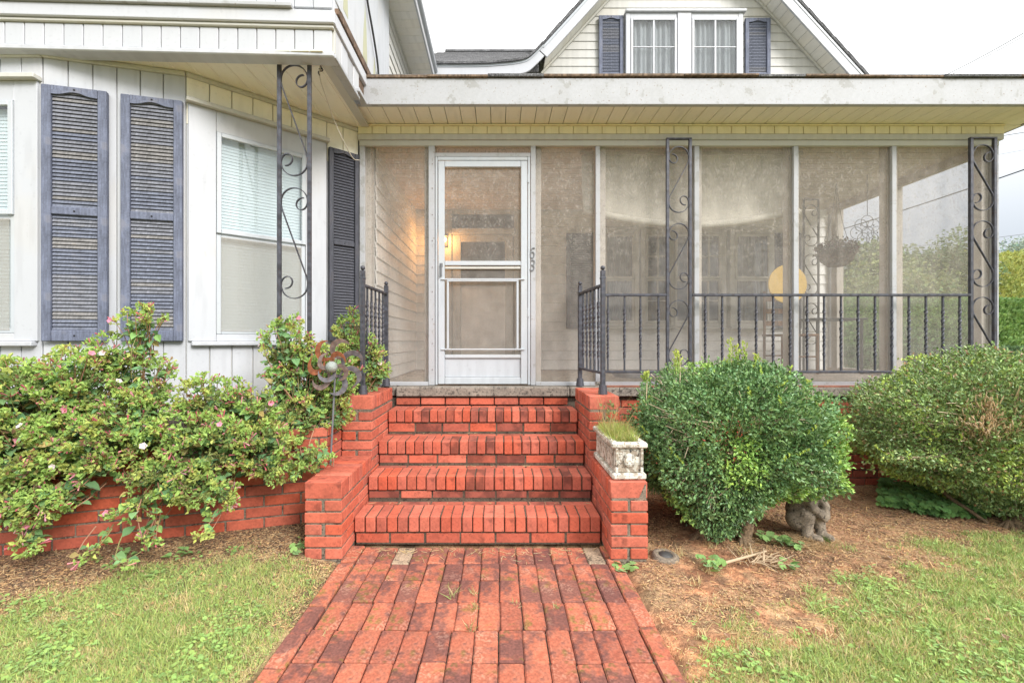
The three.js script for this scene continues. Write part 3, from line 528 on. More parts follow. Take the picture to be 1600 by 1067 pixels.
{
  const Fr = flat(BW), r = rng(71);
  // wall behind the porch
  part('wall', box(5.66, 3.9, 0.16, 0.003), M.inLap, house, [1.68, 2.7, -BW - 0.09 - 0.002]);
  for (let k = 0; k < 17; k++) lapPlank(Fr, -1.13, 4.46, 0.865 + k * 0.127, 0.127, M.inLap, house, k);
  part('corner_board', box(0.12, 2.15, 0.14, 0.004), M.white, house, [4.46, 1.93, -BW + 0.0]);
  // inner door with transom, behind the storm door
  const door = sub('front_door', house, [mx(742, BW), 0.86, -BW + 0.04]), B = (n, a, b, c, d, p, q, m) => fbox(n, Fr, a, b, c, d, p, q, m, door, 0.004);
  const dx0 = -0.62, dx1 = 0.19;
  B('door_casing', dx0 - 0.13, dx0 - 0.012, 0.862, 3.0, 0.028, 0.06, M.warm); B('door_casing', dx1 + 0.012, dx1 + 0.13, 0.862, 3.0, 0.028, 0.06, M.warm); B('door_casing', dx0 - 0.01, dx1 + 0.01, 2.66, 2.74, 0.03, 0.064, M.warm); B('door_casing', dx0 - 0.01, dx1 + 0.01, 2.93, 3.0, 0.03, 0.06, M.warm);
  B('transom', dx0 - 0.01, dx1 + 0.01, 2.742, 2.928, 0.03, 0.034, M.darkGlass);
  B('stile', dx0, dx0 + 0.11, 0.87, 2.655, 0.03, 0.05, M.warm); B('stile', dx1 - 0.11, dx1, 0.87, 2.655, 0.03, 0.05, M.warm); B('rail', dx0 + 0.111, dx1 - 0.111, 2.56, 2.655, 0.03, 0.049, M.warm); B('rail', dx0 + 0.111, dx1 - 0.111, 1.98, 2.06, 0.03, 0.049, M.warm); B('rail', dx0 + 0.111, dx1 - 0.111, 0.87, 1.05, 0.03, 0.049, M.warm);
  B('pane', dx0 + 0.111, dx1 - 0.111, 2.061, 2.559, 0.032, 0.036, M.darkGlass); B('door_panel', dx0 + 0.111, dx1 - 0.111, 1.051, 1.979, 0.03, 0.04, M.inLap);
  // ground floor windows and shutters behind the screen
  const S = { mats: [M.darkShutter, [M.darkShutter]], slat: 0.03, seed: 5 };
  shutter(Fr, mx(884, BW), mx(930, BW), my(514, BW), my(366, BW), 0.03, house, { ...S });
  shutter(Fr, mx(1206, BW), mx(1232, BW) + 0.14, my(514, BW), my(366, BW), 0.03, house, { ...S, seed: 6 });
  const w = (a, b, o = {}) => sashWindow(Fr, mx(a, BW), mx(b, BW), my(505, BW), my(369, BW), 0.095, house, { deep: 0.085, cas: [0.06, 0.06, 0.07, 0.05], frameM: M.warm, casM: M.warm, inside: M.darkGlass, muntin: [2, 2], ...o });
  w(942, 988, { curtain: true, seed: 2, muntin: null }); w(1005, 1043, { seed: 3 }); w(1083, 1121, { seed: 4 }); w(1142, 1196, { curtain: 'gap', seed: 5, muntin: null });
  sashWindow(Fr, mx(1050, BW), mx(1076, BW), my(505, BW), my(369, BW), 0.095, house, { deep: 0.085, cas: [0.02, 0.02, 0.07, 0.05], frameM: M.warm, casM: M.warm, inside: M.darkGlass, sill: false, seed: 9 });
  // left inner wall of the porch
  const L = frame(-1.13, 4.12, -1.13, BW); L.th = Math.PI / 2; L.at = (a, y, o = 0) => [-1.13 + o, y, -4.12 - a];
  part('side_wall', box(0.1, 2.2, 1.98, 0.003), M.inLap, house, [-1.185, 1.93, -5.11]);
  for (let k = 0; k < 17; k++) { const m = part('plank', box(1.97, 0.139, 0.012, 0.003, k % 3), M.inLap, null); m.position.set(-1.118, 0.865 + k * 0.127 + 0.064, -5.11); m.rotation.set(-0.1, Math.PI / 2, 0, 'YXZ'); m.updateMatrixWorld(true); house.attach(m); }

  // gable wall above the porch roof
  const AX = 2.453, slope = 1.1, apexIn = 6.9;
  const gs = new THREE.Shape(); gs.moveTo(AX - 2.35, apexIn - 2.35 * slope); gs.lineTo(AX + 2.35, apexIn - 2.35 * slope); gs.lineTo(AX, apexIn); part('gable_wall', withBoxUV(new THREE.ExtrudeGeometry(gs, { depth: 0.1, bevelEnabled: false })), M.lap, house, [0, 0, -BW - 0.11]);
  for (let k = 0; k < 20; k++) { // clapboards, cut to the slope
    const y = 4.36 + k * 0.1115, half0 = (apexIn - y) / slope, half1 = (apexIn - y - 0.1115) / slope; if (half1 < 0.12) break;
    const sh = new THREE.Shape(); sh.moveTo(-half0, 0); sh.lineTo(half0, 0); sh.lineTo(half1, 0.122); sh.lineTo(-half1, 0.122);
    const q = part('plank', withBoxUV(new THREE.ExtrudeGeometry(sh, { depth: 0.012, bevelEnabled: true, bevelSize: 0.002, bevelThickness: 0.002, bevelSegments: 1 }), k), M.lap, house, [AX, y, -BW + 0.006], [-0.085, 0, 0]);
  }
  // gable window pair and shutters
  const y1 = my(37, BW), y0 = 4.28, wo = 0.09;
  sashWindow(Fr, mx(982, BW), mx(1053, BW), y0, y1, wo, house, { deep: 0.08, cas: [0.06, 0, 0.07, 0.05], mr: 0.37, muntin: [2, 2], frameM: M.white, curtain: true, seed: 11, sill: false, inside: M.dark });
  sashWindow(Fr, mx(1076, BW), mx(1148, BW), y0, y1, wo, house, { deep: 0.08, cas: [0, 0.06, 0.07, 0.05], mr: 0.37, muntin: [2, 2], frameM: M.white, curtain: true, seed: 13, sill: false, inside: M.dark });
  fbox('mullion', Fr, mx(1054, BW), mx(1075, BW), y0 - 0.05, y1 + 0.07, 0.01, wo + 0.03, M.white, house);
  fbox('head_trim', Fr, mx(974, BW), mx(1159, BW), y1 + 0.072, y1 + 0.11, 0.01, wo + 0.05, M.white, house, 0.006);
  for (const [a, b, s] of [[934.5, 972.5, 21], [1161.5, 1200.5, 22]]) shutter(Fr, mx(a, BW), mx(b, BW), 4.74, my(s === 21 ? 29 : 33, BW), 0.028, house, { mats: [M.shutter, [M.slatA, M.slatA, M.slatB]], slat: 0.02, midRail: false, seed: s });
  // rakes: soffit boards, fascia, roofing, for both sides
  const top = apexIn + 0.22, D0 = 5.84;
  for (const s of [-1, 1]) {
    const ang = s * Math.atan(slope), L = 3.45, cs = Math.cos(ang), sn = Math.abs(Math.sin(ang)), c2 = d => [AX + s * d * cs, -d * sn];
    // fascia along the rake
    const mid = c2(s < 0 ? 1.42 : L / 2), Lf = s < 0 ? 2.78 : L;
    part('rake_fascia', box(Lf, 0.135, 0.026, 0.004, 2), M.white, house, [mid[0], top - 0.115 + mid[1], -D0], [0, 0, -ang]);
    part('rake_trim', box(Lf, 0.03, 0.034, 0.004, 2), M.alu, house, [mid[0], top - 0.036 + mid[1], -D0 + 0.003], [0, 0, -ang]);
    for (let k = 0; k < 26; k++) { const d = 0.1 + k * 0.124, q = c2(d); if (s < 0 && d > 2.75) break; part('soffit_plank', box(0.121, 0.01, 0.25, 0.003, k % 3), M.eave, house, [q[0], apexIn + 0.022 + q[1], -5.975], [0, 0, -ang]); }
    part('rake_bead', box(Lf, 0.03, 0.03, 0.004, 2), M.warm, house, [mid[0], apexIn - 0.012 + mid[1], -BW + 0.03], [0, 0, -ang]);
    const q = c2(s < 0 ? 1.42 : L / 2); part('roof', box(Lf + 0.04, 0.03, 4.2, 0.004), M.shingle, house, [q[0], top + 0.012 + q[1], -D0 - 2.07], [0, 0, -ang]);
    for (let k = 0; k < 14; k++) { const d = 0.12 + k * 0.25; if (s < 0 && d > 2.75) break; const e = c2(d); part('shingle', box(0.26, 0.016, 0.3, 0.003, k % 3), M.shingle, house, [e[0], top + 0.038 + e[1], -D0 - 0.12], [0, 0, -ang + s * -0.03]); }
  }
  // flared eave that joins the gable to the main roof
  const eX = mx(833, 5.86), eY = my(103, 5.86);
  const pts = [[eX + 0.14, eY + 0.15], [eX + 0.03, eY + 0.035], [eX - 0.07, eY - 0.045], [eX - 0.22, eY - 0.085], [eX - 0.45, eY - 0.108], [-0.2, eY - 0.12], [-1.3, eY - 0.125]];
  const strip = (w, t, up) => { const P = [], I = []; const cv = new THREE.CatmullRomCurve3(pts.map(p => new THREE.Vector3(p[0], p[1], 0))), n = 40; for (let i = 0; i <= n; i++) { const q = cv.getPoint(i / n), tg = cv.getTangent(i / n), nx = tg.y, ny = -tg.x; for (const [a, b] of [[0, 0], [w, 0], [w, t], [0, t]]) P.push(q.x + nx * (a + up), q.y + ny * (a + up), b); } for (let i = 0; i < n; i++) for (let k = 0; k < 4; k++) { const a = i * 4 + k, b = i * 4 + (k + 1) % 4; I.push(a, b, a + 4, b, b + 4, a + 4); } const g = new THREE.BufferGeometry(); g.setAttribute('position', new THREE.Float32BufferAttribute(P, 3)); g.setIndex(I); const ni = g.toNonIndexed(); ni.computeVertexNormals(); return withBoxUV(ni); };
  part('eave_fascia', strip(0.13, 0.026, 0), M.white, house, [0, -0.04, -5.85]);
  part('eave_trim', strip(0.03, 0.03, 0), M.alu, house, [0, 0.09, -5.846]);
  part('eave_roofing', strip(0.025, 0.2, 0), M.shingle, house, [0, 0.118, -5.99]);
  for (let k = 0; k < 13; k++) part('eave_soffit', box(0.121, 0.01, 0.24, 0.003, k % 3), M.eave, house, [-1.1 + k * 0.124, eY - 0.155, -5.975]);
  // main roof rising behind the eave
  const pitch = Math.atan2(2.35, 3.5), len = Math.hypot(2.35, 3.5) / 14;
  for (let k = 0; k < 14; k++) for (let j = 0; j < 5; j++) part('shingle', box(0.348 + 0.004 * ((k + j) % 3), 0.014, len + 0.06, 0.004, (k * 3 + j) % 4), M.shingle, house, [-1.05 + j * 0.35 + (k % 2) * 0.12, eY + 0.055 + (k + 0.5) * len * Math.sin(pitch), -5.86 - (k + 0.5) * len * Math.cos(pitch)], [pitch - 0.02, 0, 0]);
  part('roof', box(1.62, 0.08, 4.2, 0.004), M.shingle, house, [-0.3, eY - 0.03 + 1.175, -5.86 - 1.75], [pitch, 0, 0]);
  part('roof', box(3.6, 0.08, 4.4, 0.004), M.shingle, house, [0.7, eY - 0.03 + 1.175, -5.86 - 5.2], [-pitch, 0, 0]);
  part('end_wall', box(0.16, 4.1, 5.6, 0.003), M.lap, house, [4.43, 2.6, -9.06]);
  part('upper_wall', box(3.3, 0.75, 0.1, 0.003), M.lap, house, [0.5, 4.3, -BW - 0.07]);
}

// ---------------------------------------------------------------- left wing with the bay
const wing = thing('house_wing', 'white projecting wing with angled bay windows and weathered blue shutters', 'house', [-2.4, 0, -4]);
{
  const A = frame(-4.6, 2.95, -2.962, 2.95), Bf = frame(-2.96, 2.95, -2.178, 3.16), Cf = frame(-2.178, 3.16, -1.24, 4.0), r = rng(81), yB = 0.5, yC = 3.105;
  let k = 0;
  for (const [Fr, w, hideTo] of [[A, 0.1365, 0], [Bf, 0.135, 0], [Cf, 0.14, 0]]) {
    const n = Math.round(Fr.L / w), p = Fr.L / n;
    fbox('wall_backing', Fr, 0.0, Fr.L, yB, yC, -0.2, -0.112, M.dark, wing);
    const holes = Fr === A ? [[0.55, 1.46, 1.285, 2.80]] : Fr === Cf ? [[0.165, 0.815, 1.285, 2.75]] : [];
    for (let i = 0; i < n; i++, k++) {
      const a = i * p + 0.003, b = (i + 1) * p - 0.003, M1 = k % 3 ? M.white : M.white2, hole = holes.find(h => a < h[1] && b > h[0]);
      const seg = (c, d, m) => fbox('plank', Fr, a, b, c, d, -0.008, 0.006, m, wing, 0.005, k % 3);
      if (hole) { seg(yB, hole[2], M1); seg(hole[3], yC - 0.03, Fr === A ? M1 : M.soffit); } else if (Fr === Cf) { seg(yB, 2.75, M1); seg(2.751, yC - 0.03, M.soffit); } else seg(yB, yC - 0.03, M1);
    }
    // joints between planks
    const L = []; for (let i = 0; i <= n; i++) { const s = Math.min(Math.max(i * p, 0.01), Fr.L - 0.01), hole = holes.find(h => s > h[0] && s < h[1]); for (const [c, d] of hole ? [[yB, hole[2]], [hole[3], yC]] : [[yB, yC]]) L.push(xf(box(0.018, d - c, 0.006, 0.001), Fr.at(s, (c + d) / 2, -0.011), [0, Fr.th, 0])); }
    part('joint_strip', merge(L), M.warm, wing).userData.kind = 'stuff';
    fbox('top_bead', Fr, 0, Fr.L, yC - 0.03, yC, -0.006, 0.022, M.warm, wing, 0.005);
  }
  sashWindow(A, A.L - 1.10, A.L - 0.165, 1.29, my(165, 2.95) + 0.02, 0.004, wing, { cas: [0.1, 0.15, 0.13, 0.05], mr: 0.51, blind: true, screenLow: true, curtain: 'gap', seed: 31, head: 0.03 });
  sashWindow(Cf, 0.178, 0.80, 1.29, 2.742, 0.004, wing, { cas: [0.168, 0.17, 0.15, 0.05], mr: 0.50, blind: true, screenLow: true, curtain: 'gap', seed: 33, head: 0.03 });
  const S = { mats: [M.shutter, [M.slatA, M.slatB, M.slatC, M.slatB]], slat: 0.0245, mid: 0.512 };
  // shutters at the seam between the faces
  const sAt = px => { const t = (px - CX) / F, dx = (3.16 - 2.95) / (2.962 - 2.178), X = t * (2.95 + dx * 2.96) / (1 - t * dx); return (X + 2.96) / Math.cos(Bf.th); };
  shutter(Bf, sAt(70.5), sAt(172), 1.24, 2.888, 0.01, wing, { ...S, seed: 41 });
  shutter(Bf, sAt(193), sAt(288), 1.24, 2.885, 0.01, wing, { ...S, seed: 42 });
  shutter(Cf, 0.985, 1.245, 1.24, 2.86, 0.008, wing, { mats: [M.darkShutter, [M.darkShutter]], slat: 0.0245, mid: 0.512, seed: 43 });
  // floor behind the low wall, and the bay's core
  const fl = new THREE.Shape(); [[-4.6, 2.3], [-3.2, 2.45], [-1.13, 3.1], [-1.13, 4.3], [-4.6, 4.3]].forEach(([x, d], i) => i ? fl.lineTo(x, d) : fl.moveTo(x, d)); part('bay_floor', withBoxUV(new THREE.ExtrudeGeometry(fl, { depth: 0.1, bevelEnabled: false })), M.concrete, wing, [0, 0.69, 0], [-Math.PI / 2, 0, 0]);
  const cap = new THREE.Shape(); [[-4.6, 3.16], [-2.98, 3.16], [-2.25, 3.36], [-1.25, 4.24], [-1.25, 6.3], [-4.6, 6.3]].forEach(([x, d], i) => i ? cap.lineTo(x, d) : cap.moveTo(x, d)); part('bay_core', withBoxUV(new THREE.ExtrudeGeometry(cap, { depth: 2.7, bevelEnabled: false })), M.dark, wing, [0, 0.45, 0], [-Math.PI / 2, 0, 0]);
  // soffit boards, running away from the street
  for (let x = -4.6, i = 0; x < -1.2; x += 0.125, i++) { const d0 = 2.93, d1 = x < -2.98 ? 3.0 : x < -2.18 ? 2.97 + (x + 2.96) * 0.27 + 0.1 : 3.2 + (x + 2.178) * 0.9 + 0.18; fbox('soffit_plank', flat(0), x + 0.002, Math.min(x + 0.123, -1.14), 3.108, 3.12, -d1, -d0, M.soffit, wing, 0.004, i % 3); }
  part('soffit_edge', box(0.07, 0.012, 1.0, 0.003), M.warm, wing, [-1.165, 3.106, -3.45]);
  // beam over the bay, slightly askew
  const Bm = frame(-4.6, 2.83, -1.075, 2.965), e = Bm.L;
  fbox('beam_bottom', Bm, 0, e, 3.085, 3.117, -0.09, 0.02, M.white, wing, 0.006);
  for (let s = 0.02, i = 0; s < e - 0.05; s += 0.1205, i++) fbox('beam_panel', Bm, s + 0.003, Math.min(s + 0.1175, e), 3.119, 3.262, -0.006, 0.008, i % 3 ? M.white : M.white2, wing, 0.005, i % 3);
  fbox('beam', Bm, 0, e, 3.119, 3.29, -0.08, -0.007, M.warm, wing);
  fbox('beam_bead', Bm, 0, e, 3.264, 3.285, -0.006, 0.024, M.warm, wing, 0.006);
  fbox('fascia_board', Bm, 0, e + 0.012, 3.287, 3.372, -0.08, 0.04, M.white, wing, 0.006);
  for (let s = 0, i = 0; s < e - 0.5; i++) { const L = 0.4 + 0.4 * r(); fbox('drip_edge', Bm, s, Math.min(s + L, e - 0.14), 3.3735, 3.396 + 0.005 * (r() - 0.5), -0.02, 0.058 + 0.008 * r(), M.oldWhite, wing, 0.003, i % 4); s += L; }
  for (let s = 0.02, i = 0; s < e - 0.02; s += 0.1205, i++) fbox('balcony_panel', Bm, s + 0.002, Math.min(s + 0.1185, e), 3.402, 4.6, 0.0, 0.014, i % 3 ? M.white : M.white2, wing, 0.005, i % 3);
  fbox('balcony_wall', Bm, 0, e - 0.001, 3.375, 4.58, -0.08, -0.001, M.white, wing);
  // its side, facing the porch: mildewed panel, rotten flashing, soffit fascia
  const Sd = { th: Math.PI / 2 + 0.0, at: (a, y, o = 0) => [-1.072 + o, y, -2.97 - a] };
  const sb = (n, a, b, c, d, p, q, m, v = 0) => { const g = box(b - a, d - c, q - p, 0.004, v); return part(n, g, m, wing, Sd.at((a + b) / 2, (c + d) / 2, (p + q) / 2), [0, Math.PI / 2, 0]); };
  sb('side_panel', 0.0, 1.05, 3.47, 4.6, -0.05, 0.0, M.mildew); sb('side_panel', 1.06, 1.5, 3.3, 4.6, -0.06, -0.01, M.mildew, 1);
  sb('side_fascia', 0, 0.7, 3.285, 3.372, -0.06, 0.01, M.white); sb('rotten_flashing', 0, 0.82, 3.374, 3.415, -0.06, 0.02, M.rot); sb('rotten_flashing', 0.1, 1.0, 3.417, 3.468, -0.06, 0.006, M.rot, 1);
  for (let i = 0; i < 4; i++) sb('side_board', i * 0.13 + 0.002, i * 0.13 + 0.128, 3.119, 3.283, -0.05, -0.004 - 0.004 * (i === 2), i === 2 ? M.oldWhite : M.white, i);
  sb('rotten_board', 0.53, 0.67, 3.16, 3.283, -0.05, -0.012, M.rot); sb('side_bottom', 0, 0.52, 3.088, 3.117, -0.06, 0.004, M.oldWhite); sb('broken_trim', 0.45, 0.66, 3.12, 3.15, -0.03, 0.02, M.oldWhite, 2);
  for (const [a, y0, y1, w] of [[0.2, 3.52, 3.9, 0.10], [0.66, 3.48, 3.92, 0.12], [0.93, 3.475, 3.68, 0.07], [1.0, 3.475, 3.6, 0.04]]) { const sh = new THREE.Shape(); sh.moveTo(-w / 2, 0); sh.lineTo(w / 2, 0); sh.lineTo(w * 0.3, (y1 - y0) * 0.6); sh.lineTo(0, y1 - y0); sh.lineTo(-w * 0.35, (y1 - y0) * 0.5); part('mildew_streak', withBoxUV(new THREE.ExtrudeGeometry(sh, { depth: 0.001, bevelEnabled: false })), M.algae, wing, [-1.0715, y0, -2.97 - a], [0, Math.PI / 2, 0]); }
  // upper storey set back: corner board, side wall of lap siding, eave with soffit
  part('corner_board', box(0.23, 1.6, 0.12, 0.004), M.white, wing, [-1.235, 4.05, -4.53]);
  part('upper_wall', box(3.4, 1.7, 0.1, 0.004), M.lap, wing, [-3.06, 4.0, -4.56]);
  part('upper_side_wall', box(0.1, 1.5, 1.6, 0.004), M.lap, wing, [-1.18, 3.95, -5.4]);
  for (let i = 0; i < 13; i++) { const m = part('plank', box(1.52, 0.122, 0.012, 0.003, i % 3), M.lap, null); m.position.set(-1.115, 3.3 + i * 0.1115, -5.36); m.rotation.set(-0.1, Math.PI / 2, 0, 'YXZ'); m.updateMatrixWorld(true); wing.attach(m); }
  for (const [y0, h] of [[3.3, 0.24]]) part('mildew_streak', box(0.004, h, 0.13, 0.001), M.algae, wing, [-1.098, y0 + 0.2, -4.72]);
  for (let i = 0; i < 22; i++) part('eave_soffit', box(0.28, 0.01, 0.121, 0.003, i % 3), M.eave, wing, [-0.985, 4.6, -3.2 - i * 0.124]);
  part('eave_fascia', box(0.02, 0.13, 2.75, 0.004), M.white, wing, [-0.835, 4.655, -4.53]);
  part('eave_bead', box(0.025, 0.03, 2.7, 0.004), M.warm, wing, [-1.11, 4.58, -4.53]);
  part('gutter', box(0.05, 0.045, 2.75, 0.01), M.alu, wing, [-0.812, 4.70, -4.53]);
  const pr = Math.atan(0.75); part('roof', box(2.9, 0.08, 3.4, 0.004), M.shingle, wing, [-0.82 - 1.45 * Math.cos(pr), 4.75 + 1.45 * Math.sin(pr), -4.6], [0, 0, -pr]);
}
let hangLeaves;
// ---------------------------------------------------------------- wrought iron
function ribbon(pts, t, depth) {                          // flat bar bent along a planar curve
  const P = [], I = [], n = pts.length;
  pts.forEach((p, i) => { const a = pts[Math.max(0, i - 1)], b = pts[Math.min(n - 1, i + 1)], dx = b[0] - a[0], dy = b[1] - a[1], L = Math.hypot(dx, dy) || 1, nx = -dy / L * t / 2, ny = dx / L * t / 2; P.push(p[0] - nx, p[1] - ny, -depth / 2, p[0] + nx, p[1] + ny, -depth / 2, p[0] + nx, p[1] + ny, depth / 2, p[0] - nx, p[1] - ny, depth / 2); });
  for (let i = 0; i < n - 1; i++) for (let k = 0; k < 4; k++) { const a = i * 4 + k, b = i * 4 + (k + 1) % 4; I.push(a, b, a + 4, b, b + 4, a + 4); }
  I.push(0, 2, 1, 0, 3, 2); const e = (n - 1) * 4; I.push(e, e + 1, e + 2, e, e + 2, e + 3);
  const g = new THREE.BufferGeometry(); g.setAttribute('position', new THREE.Float32BufferAttribute(P, 3)); g.setIndex(I); const q = g.toNonIndexed(); q.computeVertexNormals(); return withBoxUV(q);
}
function scrollPts(w, h) {                                // an S with a spiral at both ends, top at y = 0
  const R = w / 2, half = [];
  for (let a = -1.45 * Math.PI; a <= Math.PI + 1e-6; a += Math.PI / 20) { const r = a >= 0 ? R : R * Math.exp(0.30 * a); half.push([(R - r) + r * Math.cos(a), -R + r * Math.sin(a)]); }
  const down = [[-R, -R * 1.25], [-R * 0.93, -R * 1.6]], top = [...half, ...down], bot = top.map(([x, y]) => [-x, -h - y]).reverse();
  const a = top[top.length - 1], b = bot[0], mid = []; for (let i = 1; i < 10; i++) mid.push([lerp(a[0], b[0], i / 10), lerp(a[1], b[1], i / 10)]);
  return [...top, ...mid, ...bot];
}
function ironColumn(label, x, D, y0, y1, w, { unit, pitch, first, mirror = 1, bar = 0.026, turn = 0, mat = M.iron, group }) {
  const t = thing('iron_column', label, 'column', [x, y0, -D], turn, group), c = Math.cos(turn), s = Math.sin(turn), at = (a, y, o = 0) => [x + a * c + o * s, y, -D - a * s + o * c], R = [0, turn, 0];
  for (const q of [-1, 1]) part('upright', box(bar, y1 - y0, bar, 0.002, q + 1), mat, t, at(q * (w / 2 - bar / 2), (y0 + y1) / 2), R);
  part('top_plate', box(w, 0.012, bar * 1.1, 0.002), mat, t, at(0, y1 + 0.0065), R); part('base_plate', box(w + 0.02, 0.014, bar * 1.6, 0.002), mat, t, at(0, y0 - 0.0075), R);
  const pts = scrollPts(w - 2 * bar, unit).map(([a, b]) => [a * mirror, b]);
  for (let y = y1 - first; y - unit > y0 - 0.05; y -= pitch) part('scroll', ribbon(pts, 0.0055, 0.016), mat, t, at(0, y), R);
  return t;
}
const CD = 3.88;
ironColumn('dark iron scrollwork column on low wall before the bay window', mx(459.5, 3.05), 3.05, 0.80, 3.10, 0.226, { unit: 0.74, pitch: 0.823, first: 0.01, mirror: 1, bar: 0.024 });
ironColumn('black iron scrollwork column between middle screens beside the rounded boxwood', mx(1061, CD), CD, 0.87, 2.96, 0.217, { unit: 0.56, pitch: 0.655, first: 0.062, mirror: -1, bar: 0.024 });
ironColumn('iron scrollwork column at the outer porch corner above the wide shrub', mx(1536.5, CD), CD, 0.87, 2.965, 0.228, { unit: 0.56, pitch: 0.65, first: 0.05, mirror: 1, bar: 0.026 });
ironColumn('thin black iron trellis column inside the porch by the hanging basket', mx(1268, 5.55), 5.55, 0.88, 2.96, 0.2, { unit: 0.5, pitch: 0.6, first: 0.06, mirror: 1, bar: 0.02, mat: M.ironDark });

function twistBar(h, w, turns) {
  const seg = 60, g = new THREE.BoxGeometry(w, h, w, 1, seg, 1), p = g.attributes.position, v = new THREE.Vector3();
  for (let i = 0; i < p.count; i++) { const k = p.getY(i) / h + 0.5, e = clamp((k - 0.16) / 0.68), a = e * turns * Math.PI * 2; v.set(p.getX(i), 0, p.getZ(i)).applyAxisAngle(new THREE.Vector3(0, 1, 0), a); const sw = e > 0 && e < 1 ? 0.95 + 0.42 * Math.abs(Math.sin(e * Math.PI * 6)) : 0.95; p.setX(i, v.x * sw); p.setZ(i, v.z * sw); }
  const q = g.toNonIndexed(); q.computeVertexNormals(); return withBoxUV(q);
}
const balGeo = twistBar(0.64, 0.0135, 3);
{
  const t = thing('porch_railing', 'long black iron porch railing with twisted bars behind the shrubs', 'railing', [2.5, 0.9, -CD]);
  const yT = my(461, CD), yB = my(581, CD), segs = [[mx(946, CD), mx(1041, CD)], [mx(1081, CD), mx(1517, CD)]];
  for (const [a, b] of segs) { part('top_rail', box(b - a, 0.022, 0.032, 0.003), M.iron, t, [(a + b) / 2, yT, -CD]); part('bottom_rail', box(b - a, 0.02, 0.026, 0.003, 1), M.iron, t, [(a + b) / 2, yB, -CD]); }
  const xs = [950, 976, 1001, 1029].map(x => x); for (let x = 1102.5; x < 1514; x += 26.55) xs.push(x);
  for (const x of xs) part('baluster', balGeo, M.iron, t, [mx(x, CD), (yT + yB) / 2, -CD]);
}
function stepRailing(label, x0, D0, x1, D1, yb0, yb1, seed) {
  const t = thing('step_railing', label, 'railing', [x0, yb0, -D0], 0, 'short iron railings on the two piers'), Fr = frame(x0, D0, x1, D1), R = [0, Fr.th, 0];
  const post = (s, yb, top) => { part('post', box(0.032, top - yb, 0.032, 0.003), M.iron, t, Fr.at(s, (top + yb) / 2), R); part('finial', new THREE.SphereGeometry(0.017, 12, 8), M.iron, t, Fr.at(s, top + 0.018), R); part('collar', box(0.038, 0.012, 0.038, 0.003), M.iron, t, Fr.at(s, top - 0.055), R); part('base_shoe', new THREE.CylinderGeometry(0.028, 0.036, 0.065, 8), M.iron, t, Fr.at(s, yb + 0.0325), R); };
  post(0, yb0, 1.75); post(Fr.L, yb1, 1.715);
  for (const [y, n, h] of [[1.645, 'top_rail', 0.02], [1.01, 'bottom_rail', 0.018]]) part(n, box(Fr.L, h, 0.026, 0.003), M.iron, t, Fr.at(Fr.L / 2, y), R);
  for (let k = 1; k <= 5; k++) part('baluster', balGeo, M.iron, t, Fr.at(Fr.L * k / 6, 1.327), R);
}
stepRailing('short black iron railing with ball tops on pier behind the pinwheel', -0.985, 3.28, -0.965, 3.88, 0.858, 0.858, 1);
stepRailing('short black iron railing with ball tops on pier behind the white planter', 0.748, 3.28, 0.69, 3.88, 0.858, 0.858, 2);

// ---------------------------------------------------------------- cables and cords
const wireT = (name, label, cat, pts, r, mat, group) => single(name, label, cat, tube(pts, r, 30, 5), mat, [0, 0, 0], [0, 0, 0], group);
const sagLine = (a, b, sag) => { const o = []; for (let i = 0; i <= 12; i++) { const t = i / 12; o.push([lerp(a[0], b[0], t), lerp(a[1], b[1], t) - sag * 4 * t * (1 - t), lerp(a[2], b[2], t)]); } return o; };
const at = (px, py, D) => [mx(px, D), my(py, D), -D];
wireT('dangling_cable', 'thin cord looping from a soffit hook across the bay wall', 'cable', [at(500, 106, 3.1), at(499, 118, 3.1), at(512, 160, 3.35), at(521, 186, 3.5), at(534, 215, 3.58), at(545, 237, 3.7), at(552, 248, 3.78), at(561, 250, 3.9)], 0.004, M.paleWire);
{ const t = thing('wire_hook', 'dark tangled wire hook on soffit beside the iron column', 'hook', at(500, 105, 3.1)); part('bent_wire', tube([at(499, 99, 3.1), at(501, 104, 3.08), at(504, 110, 3.1), at(497, 112, 3.1), at(499, 118, 3.1)], 0.004, 20, 5), M.wire, t); part('plate', box(0.02, 0.03, 0.012, 0.003), M.wire, t, at(500, 105, 3.12)); }
wireT('black_cable', 'loose black cable running down the tall white side panel', 'cable', [[-1.058, 4.45, -3.42], [-1.056, 4.2, -3.55], [-1.055, 3.98, -3.62], [-1.05, 3.8, -3.78], [-1.05, 3.62, -3.93], [-1.055, 3.48, -3.98]], 0.009, M.wire);
const pl = (label, ax, ay, bx, by, D0, D1, r, sag = 0.15, m = M.greyWire) => wireT('power_line', label, 'cable', sagLine(at(ax, ay, D0), at(bx, by, D1), sag), r, m);
pl('upper of two close power lines rising above the porch roof corner', 1440, 135, 1700, -9, 22, 14, 0.016);
pl('lower of two close power lines rising above the porch roof corner', 1440, 138, 1700, -3, 22, 14, 0.012);
pl('short power line just over the roof edge at the picture border', 1560, 130, 1680, 78, 22, 16, 0.012);
pl('thin power line just below the roof overhang end', 1290, 246, 1700, 190, 26, 20, 0.016);
pl('faint thin wire below the upper line beside the corner column', 1290, 283, 1700, 215, 30, 24, 0.008);
pl('thick dark power line crossing behind the corner column', 1290, 366, 1700, 230, 26, 18, 0.026, 0.1, M.wire);
pl('low wire crossing in front of the far yellow green slope', 1290, 395, 1700, 352, 24, 20, 0.011);

